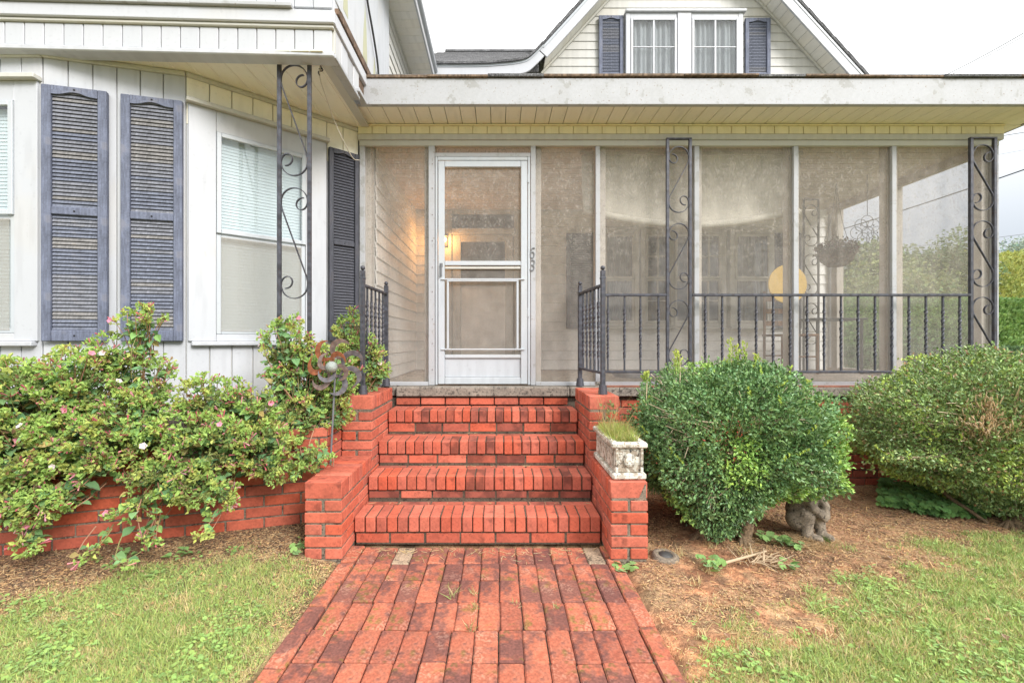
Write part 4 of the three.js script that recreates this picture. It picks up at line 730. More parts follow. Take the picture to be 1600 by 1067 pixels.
// ---------------------------------------------------------------- things on the porch
{
  const lamp = thing('wall_lantern', 'lit orange wall lantern beside the inner door', 'lamp', [-0.72, 2.56, -5.95]);
  part('back_plate', box(0.08, 0.16, 0.02, 0.004), M.black, lamp, [-0.72, 2.57, -6.03]); part('arm', tube([[-0.72, 2.6, -6.02], [-0.72, 2.66, -5.97], [-0.72, 2.64, -5.93]], 0.008, 10, 6), M.black, lamp);
  part('cap', new THREE.ConeGeometry(0.06, 0.05, 10), M.black, lamp, [-0.72, 2.63, -5.93]);
  part('bulb', new THREE.SphereGeometry(0.035, 14, 10), std('lamp_glow', { color: lin(1, 0.6, 0.25), emissive: lin(1, 0.42, 0.10), emissiveIntensity: 9 }), lamp, [-0.72, 2.565, -5.93]);
  const p = new THREE.PointLight(new THREE.Color(1, 0.46, 0.14), 0.25, 0, 2); p.position.set(-0.72, 2.565, -5.93); p.castShadow = true; p.shadow.radius = 1.7; scene.add(p);
}
{
  const t = thing('roller_shade', 'cream cloth shade sagging across the middle screens', 'shade', [1.75, 2.9, -4.3]);
  const P = [], I = [], U = [], nx = 48, ny = 24, x0 = 0.75, x1 = 2.76;
  for (let j = 0; j <= ny; j++) for (let i = 0; i <= nx; i++) { const u = i / nx, v = j / ny, edge = 0.5 + 0.13 * Math.sin(u * Math.PI); const x = lerp(x0 + 0.02 * v, x1 - 0.02 * v, u); P.push(x, 2.945 - v * edge + 0.01 * Math.sin(u * 9), -4.16 - 0.10 * Math.sin(v * Math.PI) * Math.sin(u * Math.PI) - 0.012 * Math.sin(u * 37 + v * 3) * v); U.push(x, -v * edge); }
  for (let j = 0; j < ny; j++) for (let i = 0; i < nx; i++) { const a = j * (nx + 1) + i; I.push(a, a + nx + 1, a + 1, a + 1, a + nx + 1, a + nx + 2); }
  const g = new THREE.BufferGeometry(); g.setAttribute('position', new THREE.Float32BufferAttribute(P, 3)); g.setAttribute('uv', new THREE.Float32BufferAttribute(U, 2)); g.setIndex(I); g.computeVertexNormals(); part('cloth', g, M.canvas, t);
  const rl = []; for (let i = 0; i <= 24; i++) { const u = i / 24; rl.push([lerp(x0 + 0.02, x1 - 0.02, u), 2.945 - 0.5 - 0.13 * Math.sin(u * Math.PI) - 0.015, -4.165]); } part('rolled_hem', tube(rl, 0.035, 40, 10), M.canvas, t);
  part('head_batten', box(2.04, 0.03, 0.03, 0.004), M.taupe, t, [1.755, 2.955, -4.15]);
}
{
  const D = 4.35, c = at(1231, 444, D), t = thing('yellow_disc', 'round yellow disc hanging inside screen above the iron railing', 'wall dial', c);
  part('face', new THREE.CylinderGeometry(0.178, 0.178, 0.014, 48), M.yellow, t, c, [Math.PI / 2, 0, 0]); part('rim', new THREE.TorusGeometry(0.178, 0.008, 8, 48), M.yellow, t, c); part('centre_pin', new THREE.CylinderGeometry(0.009, 0.009, 0.03, 10), M.black, t, [c[0] - 0.015, c[1], c[2]], [Math.PI / 2, 0, 0]);
  part('hanging_wire', tube([[c[0], c[1] + 0.17, c[2]], [c[0], 2.0, c[2]], [c[0], 2.98, c[2]]], 0.002, 4, 4), M.greyWire, t);
}
{
  const D = 5.0, t = thing('hanging_basket', 'hanging basket of dull reddish foliage near the porch end', 'hanging plant', at(1308, 410, D)), c = at(1308, 395, D), r = rng(91);
  const pr = [[0.0, -0.16], [0.08, -0.15], [0.15, -0.09], [0.175, 0.0], [0.18, 0.02]].map(p => new THREE.Vector2(...p)); part('bowl', new THREE.LatheGeometry(pr, 24), M.rot, t, c);
  for (let k = 0; k < 3; k++) { const a = k * 2.1; part('chain', tube([[c[0] + 0.17 * Math.cos(a), c[1], c[2] + 0.17 * Math.sin(a)], [c[0] + 0.05 * Math.cos(a), c[1] + 0.4, c[2] + 0.05 * Math.sin(a)], [c[0], 2.98, c[2]]], 0.003, 6, 4), M.black, t); }
  const L = []; for (let k = 0; k < 900; k++) { const a = r() * 6.283, q = Math.sqrt(r()) * 0.2, h = r() * (0.22 - q * 0.6) - 0.05; L.push({ p: [c[0] + q * Math.cos(a), c[1] + 0.03 + h, c[2] + q * Math.sin(a)], e: new THREE.Euler(r() * 6, r() * 6, r() * 6), s: 0.022 + 0.016 * r(), c: r() < 0.5 ? lin(0.16, 0.05, 0.05) : lin(0.10, 0.085, 0.05) }); }
  hangLeaves = [t, L];
}
{
  const D = 4.75, t = thing('wind_chime', 'wire ring wind chime hanging before the open side screen', 'wind chime', at(1356, 330, D)), s = D / F; const ring = new THREE.TorusGeometry(9.5 * s, 0.0028, 5, 20), bead = new THREE.SphereGeometry(0.008, 6, 5);
  for (const [x, y] of [[1356, 346], [1346, 352], [1366, 352], [1339, 364], [1357, 363], [1372, 363], [1350, 373], [1364, 373]]) { part('ring', ring, M.black, t, at(x, y, D)); part('bead', bead, M.black, t, at(x, y, D)); part('drop', tube([at(x, y + 9, D), at(x, y + 14, D)], 0.002, 2, 4), M.black, t); }
  part('chain', tube([at(1356, 336, D), at(1356, 300, D), [mx(1356, D), 2.98, -D]], 0.0035, 6, 4), M.black, t);
}
{ // ladder-back chair
  const x = mx(1230, 5.5), z = -5.45, t = thing('wooden_chair', 'brown ladder-back wooden chair behind the railing under the disc', 'chair', [x, 0.86, z], 0.25), y = 0.86;
  for (const [a, b, h] of [[-0.19, -0.19, 1.0], [0.19, -0.19, 1.0], [-0.2, 0.19, 0.45], [0.2, 0.19, 0.45]]) part('leg', new THREE.CylinderGeometry(0.018, 0.015, h, 8), M.wood, t, [x + a, y + h / 2, z + b]);
  part('seat', box(0.43, 0.03, 0.42, 0.01), M.wood, t, [x, y + 0.45, z]); for (const h of [0.6, 0.75, 0.9]) part('back_slat', box(0.36, 0.06, 0.015, 0.004), M.wood, t, [x, y + h, z - 0.19]); for (const b of [-0.19, 0.19]) part('stretcher', box(0.37, 0.02, 0.02, 0.004), M.wood, t, [x, y + 0.2, z + b]);
}
{ const x = 4.0, z = -5.5, t = thing('side_table', 'small dark table standing at the open porch end', 'table', [x, 0.86, z]); part('table_top', box(0.6, 0.025, 0.4, 0.006), M.ironDark, t, [x, 1.5, z]); for (const a of [-0.26, 0.26]) for (const b of [-0.16, 0.16]) part('leg', box(0.025, 0.63, 0.025, 0.003), M.ironDark, t, [x + a, 1.17, z + b]); }
{ const pts = []; for (let i = 0; i <= 60; i++) { const a = i / 60 * Math.PI * 5; pts.push([1.42 + (0.2 + 0.004 * i / 6) * Math.cos(a), 0.872 + 0.018 * (i / 60) * 2, -4.75 + 0.17 * Math.sin(a)]); } single('garden_hose', 'coil of grey garden hose lying on the porch floor', 'hose', tube(pts, 0.011, 120, 6), M.greyWire); }

// ---------------------------------------------------------------- planter on the pier
{
  const x0 = 0.643, x1 = 0.838, D0 = 2.578, D1 = 3.1, y0 = 0.452, xc = (x0 + x1) / 2, zc = -(D0 + D1) / 2, W = x1 - x0, L = D1 - D0;
  const t = thing('garden_planter', 'flaking white cement planter box standing on the pier cap', 'planter', [xc, y0, zc]);
  part('foot', box(W, 0.038, L, 0.010), M.peel, t, [xc, y0 + 0.019, zc]);
  for (const [n, w, d, px, pz] of [['front_wall', W - 0.03, 0.03, 0, L / 2 - 0.03], ['back_wall', W - 0.03, 0.03, 0, -L / 2 + 0.03], ['side_wall', 0.03, L - 0.092, -W / 2 + 0.03, 0], ['side_wall', 0.03, L - 0.092, W / 2 - 0.03, 0]]) part(n, box(w, 0.14, d, 0.005), M.peel, t, [xc + px, y0 + 0.109, zc + pz]);
  for (const [w, d, px, pz] of [[W + 0.01, 0.045, 0, L / 2 - 0.018], [W + 0.01, 0.045, 0, -L / 2 + 0.018], [0.045, L - 0.083, -W / 2 + 0.018, 0], [0.045, L - 0.083, W / 2 - 0.018, 0]]) part('rim', box(w, 0.032, d, 0.009), M.peel, t, [xc + px, y0 + 0.196, zc + pz]);
  for (const s of [-1, 1]) part('corner_strip', box(0.016, 0.138, 0.012, 0.003), M.peel, t, [xc + s * (W / 2 - 0.026), y0 + 0.109, -D0 - 0.009]);
  const em = new THREE.Shape(); em.absellipse(0, 0, 0.024, 0.034, 0, 6.283); part('rosette', withBoxUV(new THREE.ExtrudeGeometry(em, { depth: 0.006, bevelEnabled: true, bevelSize: 0.006, bevelThickness: 0.006, bevelSegments: 2 })), M.peel, t, [xc, y0 + 0.11, -D0 - 0.014]);
  for (let k = 0; k < 4; k++) part('rosette', new THREE.SphereGeometry(0.013, 8, 6), M.peel, t, [xc + 0.026 * Math.cos(k * 1.571 + 0.785), y0 + 0.11 + 0.03 * Math.sin(k * 1.571 + 0.785), -D0 - 0.012]);
  for (let k = 0; k < 3; k++) part('side_panel', box(0.006, 0.1, 0.13, 0.003), M.peel, t, [x0 + 0.0125, y0 + 0.109, zc - 0.15 + k * 0.15]);
  part('soil', box(W - 0.075, 0.02, L - 0.075, 0.004), M.mortarDark, t, [xc, y0 + 0.178, zc]);
}

// ---------------------------------------------------------------- pinwheel
{
  const c = at(521, 573, 2.88), t = thing('metal_pinwheel', 'rusty metal flower pinwheel with glass ball on thin stake', 'pinwheel', [c[0] - 0.02, 0.1, c[2]]);
  const petal = (R, ro) => { const o = []; for (let i = 0; i <= 28; i++) { const a = 0.25 + i / 28 * 4.7; o.push([R * Math.cos(a), R * Math.sin(a)]); } for (let i = 28; i >= 0; i--) { const a = 0.25 + i / 28 * 4.7, k = Math.pow(Math.sin(i / 28 * Math.PI), 0.8); o.push([R * (1 - 0.52 * k) * Math.cos(a) + ro * 0.0, R * (1 - 0.55 * k) * Math.sin(a)]); } const s = new THREE.Shape(); o.forEach((p, i) => i ? s.lineTo(...p) : s.moveTo(...p)); return withBoxUV(new THREE.ExtrudeGeometry(s, { depth: 0.0025, bevelEnabled: false })); };
  const big = petal(0.068, 0), small = petal(0.055, 0), ms = [M.rustB, M.rustC, M.rustB, M.rustA, M.rustC, M.rustB];
  for (let k = 0; k < 7; k++) { const a = k / 7 * 6.283 + 0.35; part('petal', big, k === 1 || k === 2 ? (k === 1 ? M.rustC : M.rustA) : ms[k % 6], t, [c[0] + 0.118 * Math.cos(a), c[1] + 0.118 * Math.sin(a), c[2] - 0.02], [0.35 * Math.sin(a + 1), 0.35 * Math.cos(a), a - 1.2]); }
  for (let k = 0; k < 4; k++) { const a = k / 4 * 6.283 + 0.9; part('petal', small, [M.rustA, M.rustC, M.rustB, M.rustC][k], t, [c[0] + 0.055 * Math.cos(a), c[1] + 0.055 * Math.sin(a), c[2] + 0.02], [0.3 * Math.cos(a), -0.3 * Math.sin(a), a - 1.5]); }
  for (let k = 0; k < 7; k++) { const a = k / 7 * 6.283 + 0.35; part('spoke', tube([[c[0], c[1], c[2] - 0.025], [c[0] + 0.07 * Math.cos(a), c[1] + 0.07 * Math.sin(a), c[2] - 0.02]], 0.003, 3, 5), M.rustC, t); }
  part('glass_ball', new THREE.SphereGeometry(0.037, 20, 14), M.crackle, t, [c[0], c[1], c[2] + 0.035]);
  part('stake', tube([[c[0], c[1], c[2] - 0.03], [c[0] - 0.012, c[1] - 0.25, c[2] - 0.03], [c[0] - 0.05, 0.12, c[2] - 0.03]], 0.0065, 8, 6), M.greyWire, t);
}
// ---------------------------------------------------------------- well light, statue
{
  const D = 2.6, x = mx(1040, D), t = thing('well_light', 'round flush ground light with dark lens beside the pier', 'ground light', [x, 0.02, -D]);
  part('ring', new THREE.LatheGeometry([[0.040, 0.0], [0.042, 0.012], [0.060, 0.014], [0.074, 0.006], [0.078, -0.02]].map(p => new THREE.Vector2(...p)), 32), M.statue, t, [x, 0.012, -D], [0.06, 0, -0.05]); part('lens', new THREE.SphereGeometry(0.055, 20, 8, 0, 6.283, 0, 0.85), M.darkGlass, t, [x, -0.018, -D], [0.06, 0, 0]);
}
function capsules(list, k, cell) {      // smooth union of tapered capsules, meshed
  const lo = [9, 9, 9], hi = [-9, -9, -9]; for (const [a, b, ra, rb] of list) for (const [p, r] of [[a, ra], [b, rb]]) for (let i = 0; i < 3; i++) { lo[i] = Math.min(lo[i], p[i] - r - 0.03); hi[i] = Math.max(hi[i], p[i] + r + 0.03); }
  const span = Math.max(hi[0] - lo[0], hi[1] - lo[1], hi[2] - lo[2]), n = Math.ceil(span / cell), mid = lo.map((v, i) => (v + hi[i]) / 2), mc = new MarchingCubes(n, new THREE.MeshBasicMaterial(), false, false, 200000); mc.isolation = 0;
  const dist = (p, [a, b, ra, rb]) => { const ab = [b[0] - a[0], b[1] - a[1], b[2] - a[2]], ap = [p[0] - a[0], p[1] - a[1], p[2] - a[2]], t = clamp((ap[0] * ab[0] + ap[1] * ab[1] + ap[2] * ab[2]) / (ab[0] ** 2 + ab[1] ** 2 + ab[2] ** 2 + 1e-9)); return Math.hypot(ap[0] - ab[0] * t, ap[1] - ab[1] * t, ap[2] - ab[2] * t) - lerp(ra, rb, t); };
  for (let z = 0; z < n; z++) for (let y = 0; y < n; y++) for (let x = 0; x < n; x++) { const p = [x, y, z].map((v, i) => mid[i] + (v - n / 2) / (n / 2) * span / 2); let d = 1; for (const c of list) { const e = dist(p, c), h = clamp(0.5 + 0.5 * (d - e) / k); d = lerp(d, e, h) - k * h * (1 - h); } mc.field[x + y * n + z * n * n] = -d; }
  mc.update(); const g = new THREE.BufferGeometry(), c = mc.count, P = mc.positionArray.slice(0, c * 3); for (let i = 0; i < P.length; i++) P[i] = mid[i % 3] + P[i] * span / 2;
  g.setAttribute('position', new THREE.BufferAttribute(P, 3)); g.setAttribute('normal', new THREE.BufferAttribute(mc.normalArray.slice(0, c * 3), 3)); return withBoxUV(g);
}
{ // seated animal of grey concrete, its head up among the leaves
  const x = mx(1262, 2.86), z = -2.86, t = thing('garden_statue', 'grey concrete statue of a seated animal half hidden under the rounded boxwood', 'statue', [x, 0.02, z]);
  const p = (a, b, c) => [x - 0.025 + a * 0.62, 0.03 + b, z + c * 0.9];
  part('body', capsules([
    [p(0.02, 0.14, -0.02), p(0.03, 0.31, 0.0), 0.098, 0.075], [p(0.03, 0.30, 0.01), p(0.05, 0.40, 0.03), 0.062, 0.055], [p(0.05, 0.42, 0.05), p(0.10, 0.41, 0.09), 0.055, 0.035],
    [p(-0.07, 0.10, 0.02), p(-0.03, 0.14, 0.06), 0.07, 0.055], [p(-0.03, 0.14, 0.06), p(-0.05, 0.03, 0.09), 0.045, 0.03], [p(-0.06, 0.025, 0.10), p(0.02, 0.02, 0.14), 0.028, 0.022],
    [p(0.09, 0.09, 0.0), p(0.1, 0.13, 0.05), 0.055, 0.045], [p(0.1, 0.13, 0.05), p(0.1, 0.03, 0.08), 0.036, 0.028], [p(0.09, 0.025, 0.08), p(0.14, 0.02, 0.13), 0.028, 0.022],
    [p(-0.045, 0.28, 0.03), p(0.0, 0.19, 0.1), 0.032, 0.026], [p(0.0, 0.19, 0.1), p(0.07, 0.16, 0.12), 0.025, 0.021], [p(0.1, 0.28, 0.03), p(0.125, 0.2, 0.09), 0.032, 0.026], [p(0.125, 0.2, 0.09), p(0.11, 0.15, 0.12), 0.025, 0.021],
    [p(0.06, 0.16, 0.12), p(0.1, 0.135, 0.125), 0.02, 0.012], [p(0.055, 0.15, 0.125), p(0.085, 0.125, 0.13), 0.017, 0.01],
    [p(0.02, 0.46, 0.02), p(-0.01, 0.52, -0.01), 0.022, 0.014], [p(0.07, 0.47, 0.02), p(0.08, 0.53, -0.01), 0.022, 0.014]], 0.013, 0.0075), M.statue, t);
  part('base', new THREE.CylinderGeometry(0.085, 0.10, 0.05, 24), M.statue, t, [x, 0.015, z + 0.03]);
}
// ---------------------------------------------------------------- leaves and plants
function leafGeo(l, w, fold, tip = 0.5) {    // pointed oval, folded along the midrib, base at the origin, pointing along +y
  const pts = [[0, 0], [0.16, 0.42], [0.42, 0.98], [0.7, 0.72], [1, 0]], P = [];
  for (const s of [-1, 1]) for (let i = 0; i < 4; i++) { const a = pts[i], b = pts[i + 1], z = q => Math.abs(q[1]) * fold * w - 0.22 * l * q[0] * q[0] * tip; const A = [0, a[0] * l, -0.22 * l * a[0] * a[0] * tip], B = [0, b[0] * l, -0.22 * l * b[0] * b[0] * tip], C = [s * a[1] * w / 2, a[0] * l, z(a)], E = [s * b[1] * w / 2, b[0] * l, z(b)]; if (a[1]) P.push(...(s > 0 ? [...A, ...C, ...B] : [...A, ...B, ...C])); if (b[1]) P.push(...(s > 0 ? [...B, ...C, ...E] : [...B, ...E, ...C])); else if (!b[1]) { /* tip closes on the midrib */ } }
  const g = new THREE.BufferGeometry(); g.setAttribute('position', new THREE.Float32BufferAttribute(P, 3)); g.computeVertexNormals(); return g;
}
function fanLeaf(R, lobes) { const P = [], n = lobes; for (let i = 0; i < n; i++) { const a = -2.7 + 5.4 * i / n, b = -2.7 + 5.4 * (i + 1) / n, m = (a + b) / 2, q = (t, r) => [r * Math.sin(t), r * Math.cos(t) + R * 0.15, 0.12 * r]; P.push(0, 0, 0, ...q(b, R * 0.86), ...q(m, R * 1.02), 0, 0, 0, ...q(m, R * 1.02), ...q(a, R * 0.86)); } const g = new THREE.BufferGeometry(); g.setAttribute('position', new THREE.Float32BufferAttribute(P, 3)); g.computeVertexNormals(); return g; }
const leafMat = phy('soft_leaf', { color: lin(1, 1, 1), roughness: 0.85, transmission: 0.32, thickness: 0, side: THREE.DoubleSide });
const waxMat = phy('glossy_leaf', { color: lin(1, 1, 1), roughness: 0.42, side: THREE.DoubleSide, transmission: 0.0 });
const bladeMat = phy('grass_blade', { color: lin(1, 1, 1), roughness: 0.8, transmission: 0.25, thickness: 0, side: THREE.DoubleSide });
const flowerMat = phy('pink_petal', { color: lin(1, 1, 1), roughness: 0.8, transmission: 0.3, thickness: 0, side: THREE.DoubleSide });
const vary = (r, c, k = 0.25) => { const a = 1 + (r() - 0.5) * 2 * k, b = 1 + (r() - 0.5) * k * 0.8; return lin(c[0] * a * b, c[1] * a, c[2] * a / b); };
const V = (...a) => new THREE.Vector3(...a), UP = V(0, 1, 0);
const aim = (dir, roll) => new THREE.Quaternion().setFromUnitVectors(UP, dir).multiply(new THREE.Quaternion().setFromAxisAngle(UP, roll));
const rndDir = r => { const z = r() * 2 - 1, a = r() * 6.283, q = Math.sqrt(1 - z * z); return V(q * Math.cos(a), z, q * Math.sin(a)); };
scatter('foliage', leafGeo(1, 0.7, 0.3), leafMat, hangLeaves[1], hangLeaves[0]);

// four-o'clock shrubs: bushy tips of pale green bracts, larger dark leaves under them, thin reddish stems, pink tubes
const ovate = leafGeo(1, 0.74, 0.28, 1), bract = leafGeo(1, 0.62, 0.5, 0.4);
const budGeo = new THREE.CylinderGeometry(0.10, 0.035, 1, 5, 1, true).translate(0, 0.5, 0);
const trumpet = (() => { const g = []; g.push(new THREE.CylinderGeometry(0.05, 0.03, 0.7, 5, 1, true).translate(0, 0.35, 0).toNonIndexed()); const P = []; for (let i = 0; i < 5; i++) { const a = i * 1.2566, b = a + 1.2566, m = (a + b) / 2, q = (t, R, y) => [R * Math.cos(t), y, R * Math.sin(t)]; P.push(...q(a, 0.05, 0.7), ...q(b, 0.05, 0.7), ...q(a, 0.36, 0.86), ...q(b, 0.05, 0.7), ...q(b, 0.36, 0.86), ...q(a, 0.36, 0.86), ...q(a, 0.36, 0.86), ...q(b, 0.36, 0.86), ...q(m, 0.46, 0.9)); } const f = new THREE.BufferGeometry(); f.setAttribute('position', new THREE.Float32BufferAttribute(P, 3)); f.computeVertexNormals(); return merge([g[0], f]); })();
function flowering(label, roots, blobs, seed, { density = 135, pinkness = 1, trailing = 0 } = {}) {
  const r = rng(seed), rt = roots.map(([px, D, y]) => V(mx(px, D), y === undefined ? groundY(mx(px, D), D) : y, -D)), base = rt[0];
  const t = thing('flowering_shrub', label, 'shrub', [base.x, base.y, base.z]);
  const big = [], small = [], buds = [], open = [], stems = [], red = [];
  for (const [px, py, D, rx, ry, rd] of blobs) {
    const n = Math.round(rx * ry * Math.PI / density * (rd / 0.25) ** 0.5 * 1.2), s = D / F, c = V(mx(px, D), my(py, D), -D);
    for (let i = 0; i < n; i++) {
      let d = rndDir(r); const q = Math.cbrt(0.18 + 0.82 * r()); d = V(d.x * rx * s, d.y * ry * s, d.z * rd).multiplyScalar(q);
      const p = c.clone().add(d); p.y = Math.max(p.y, groundY(p.x, -p.z) + 0.015);
      let root = rt[0]; for (const k of rt) if (k.distanceTo(p) < root.distanceTo(p)) root = k;
      const to = root.clone().sub(p), L = to.length(); to.normalize();
      const out = V(d.x / (rx * s), d.y / (ry * s) + 0.55, d.z / rd).normalize().lerp(to.clone().negate(), 0.35).add(rndDir(r).multiplyScalar(0.35)).normalize();
      const lean = out.clone().negate().lerp(to, 0.45).normalize(), Ls = Math.min(L, 0.16 + 0.22 * r());
      // stem from this tip towards the root
      const a = p.clone(), b = p.clone().addScaledVector(lean, Ls * 0.5).add(rndDir(r).multiplyScalar(0.015)), e = p.clone().addScaledVector(lean, Ls * 0.5).addScaledVector(to, Ls * 0.5);
      (r() < 0.55 ? red : stems).push(taper([[e.x, e.y, e.z], [b.x, b.y, b.z], [a.x, a.y, a.z]], 0.0042, 0.0018, 4, 4));
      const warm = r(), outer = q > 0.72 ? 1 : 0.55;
      const nb = 11 + Math.floor(r() * 12);
      for (let k = 0; k < nb; k++) { // crown of bracts
        const dd = out.clone().add(rndDir(r).multiplyScalar(1.1)).normalize(), off = rndDir(r).multiplyScalar(0.034 * Math.sqrt(r())), col = r() < 0.06 ? [0.34, 0.19, 0.08] : warm < 0.34 ? [0.46, 0.52, 0.12] : [0.36, 0.52, 0.115];
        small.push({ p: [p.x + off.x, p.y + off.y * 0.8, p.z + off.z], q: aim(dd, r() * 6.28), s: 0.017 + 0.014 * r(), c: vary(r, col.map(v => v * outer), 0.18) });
      }
      const nl = 3 + Math.floor(r() * 4);
      for (let k = 0; k < nl; k++) { // leaves along the stem
        const f = 0.12 + 0.8 * r(), q0 = f < 0.5 ? a.clone().lerp(b, f * 2) : b.clone().lerp(e, f * 2 - 1), h = rndDir(r); h.y *= 0.4; h.normalize(); const dd = h.add(V(0, -0.25 + 0.4 * r(), 0.25)).normalize();
        const face = aim(dd, r() * 6.28), n0 = V(0, 0, 1).applyQuaternion(face), up = V(0, 0.8, 0.5); const ang = Math.atan2(dd.clone().dot(n0.clone().cross(up)), n0.dot(up)); face.premultiply(new THREE.Quaternion().setFromAxisAngle(dd, ang + (r() - 0.5) * 0.9));
        const tone = r(), col = tone < 0.07 ? [0.46, 0.36, 0.13] : tone < 0.45 ? [0.27, 0.46, 0.12] : [0.18, 0.35, 0.13];
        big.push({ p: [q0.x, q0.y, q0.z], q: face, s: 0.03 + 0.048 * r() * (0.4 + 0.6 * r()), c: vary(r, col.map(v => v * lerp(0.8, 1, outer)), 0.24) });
      }
      if (q > 0.6 && r() < 0.42 * pinkness) for (let k = 0, m = 1 + Math.floor(r() * 3); k < m; k++) { const dd = out.clone().add(rndDir(r).multiplyScalar(0.8)).normalize(); buds.push({ p: [p.x, p.y, p.z], q: aim(dd, 0), s: [0.028 + 0.02 * r(), 0.028 + 0.02 * r(), 0.028 + 0.02 * r()], c: vary(r, r() < 0.5 ? [0.62, 0.13, 0.18] : [0.70, 0.30, 0.34], 0.2) }); }
      if (q > 0.7 && r() < 0.04 * pinkness) { const dd = out.clone().add(V(0, 0, 0.6)).add(rndDir(r).multiplyScalar(0.5)).normalize(); open.push({ p: [p.x, p.y, p.z], q: aim(dd, 0), s: 0.034 + 0.008 * r(), c: vary(r, r() < 0.4 ? [0.78, 0.62, 0.66] : [0.75, 0.26, 0.36], 0.12) }); }
      if (r() < 0.035) { // a long stem showing all the way down
        const m = p.clone().lerp(root, 0.5).add(V((r() - 0.5) * 0.1, 0.04, (r() - 0.2) * 0.12)); red.push(taper([[root.x + (r() - 0.5) * 0.34, root.y, root.z + (r() - 0.5) * 0.12], [m.x, m.y, m.z], [e.x, e.y, e.z]], 0.0065, 0.0035, 8, 5));
      }
    }
  }
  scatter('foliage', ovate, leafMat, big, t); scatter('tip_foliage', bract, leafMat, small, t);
  if (buds.length) scatter('buds', budGeo, flowerMat, buds, t); if (open.length) scatter('flowers', trumpet, flowerMat, open, t);
  if (stems.length) part('green_stems', merge(stems), M.greenStem, t).userData.kind = 'stuff'; part('red_stems', merge(red), M.redStem, t).userData.kind = 'stuff';
  return t;
}
const behind = (px, k = 0.14) => { const t = (px - CX) / F, s0 = wallL.at(0, 0, 0), s1 = wallL.at(1, 0, 0), dx = s1[0] - s0[0], dd = -(s1[2] - s0[2]), m = dd / dx, D = (-s0[2] - m * s0[0]) / (1 - m * t); return [px, D + k, 0.66]; };   // root just behind the low wall
flowering('pink flowered shrub filling the picture corner below the first bay window', [behind(10), behind(90), behind(60)], [[25, 620, 2.42, 85, 62, 0.18], [110, 600, 2.5, 76, 56, 0.16], [30, 710, 2.33, 75, 62, 0.13], [5, 795, 2.27, 45, 34, 0.08], [42, 850, 2.26, 24, 18, 0.05], [120, 690, 2.40, 80, 52, 0.14], [-70, 680, 2.3, 60, 120, 0.2]], 401, { density: 100 });
flowering('tallest pink flowered shrub reaching up in front of the paired blue shutters', [behind(190), behind(230)], [[222, 497, 2.6, 44, 18, 0.08], [180, 545, 2.6, 42, 36, 0.11], [225, 590, 2.58, 50, 48, 0.13], [190, 670, 2.46, 80, 56, 0.15], [250, 752, 2.40, 60, 32, 0.09], [60, 795, 2.27, 44, 28, 0.07], [85, 775, 2.3, 34, 18, 0.05], [150, 740, 2.36, 30, 26, 0.06]], 403, { density: 100 });
flowering('pink flowered shrub trailing over brick wall between tall shrub and iron column', [behind(330), behind(390), behind(290)], [[325, 622, 2.62, 56, 36, 0.12], [385, 640, 2.68, 46, 48, 0.12], [320, 695, 2.50, 80, 50, 0.14], [405, 700, 2.6, 64, 42, 0.13], [320, 770, 2.42, 56, 28, 0.08], [440, 735, 2.62, 38, 18, 0.07], [225, 842, 2.32, 26, 12, 0.04], [205, 800, 2.34, 40, 14, 0.04], [325, 832, 2.36, 16, 10, 0.03], [135, 872, 2.25, 20, 10, 0.03], [185, 885, 2.2, 14, 9, 0.03]], 405, { density: 94 });
flowering('pink flowered shrub growing round the iron column behind the pinwheel', [behind(455), behind(490)], [[445, 535, 2.95, 38, 46, 0.12], [468, 595, 3.0, 58, 56, 0.12], [462, 660, 2.88, 46, 42, 0.12], [520, 640, 3.0, 28, 46, 0.07], [500, 712, 2.68, 20, 18, 0.05], [520, 580, 3.08, 44, 56, 0.08], [470, 730, 2.72, 20, 16, 0.05]], 407, { density: 88, pinkness: 0.7 });
flowering('leafy shrub behind the short railing at the dark shutter', [[560, 3.45, 0.7], [545, 3.3, 0.7]], [[548, 515, 3.5, 28, 36, 0.12], [565, 560, 3.42, 38, 40, 0.12], [585, 575, 3.5, 22, 26, 0.1], [540, 600, 3.3, 30, 50, 0.1]], 409, { density: 62, pinkness: 0.4 });

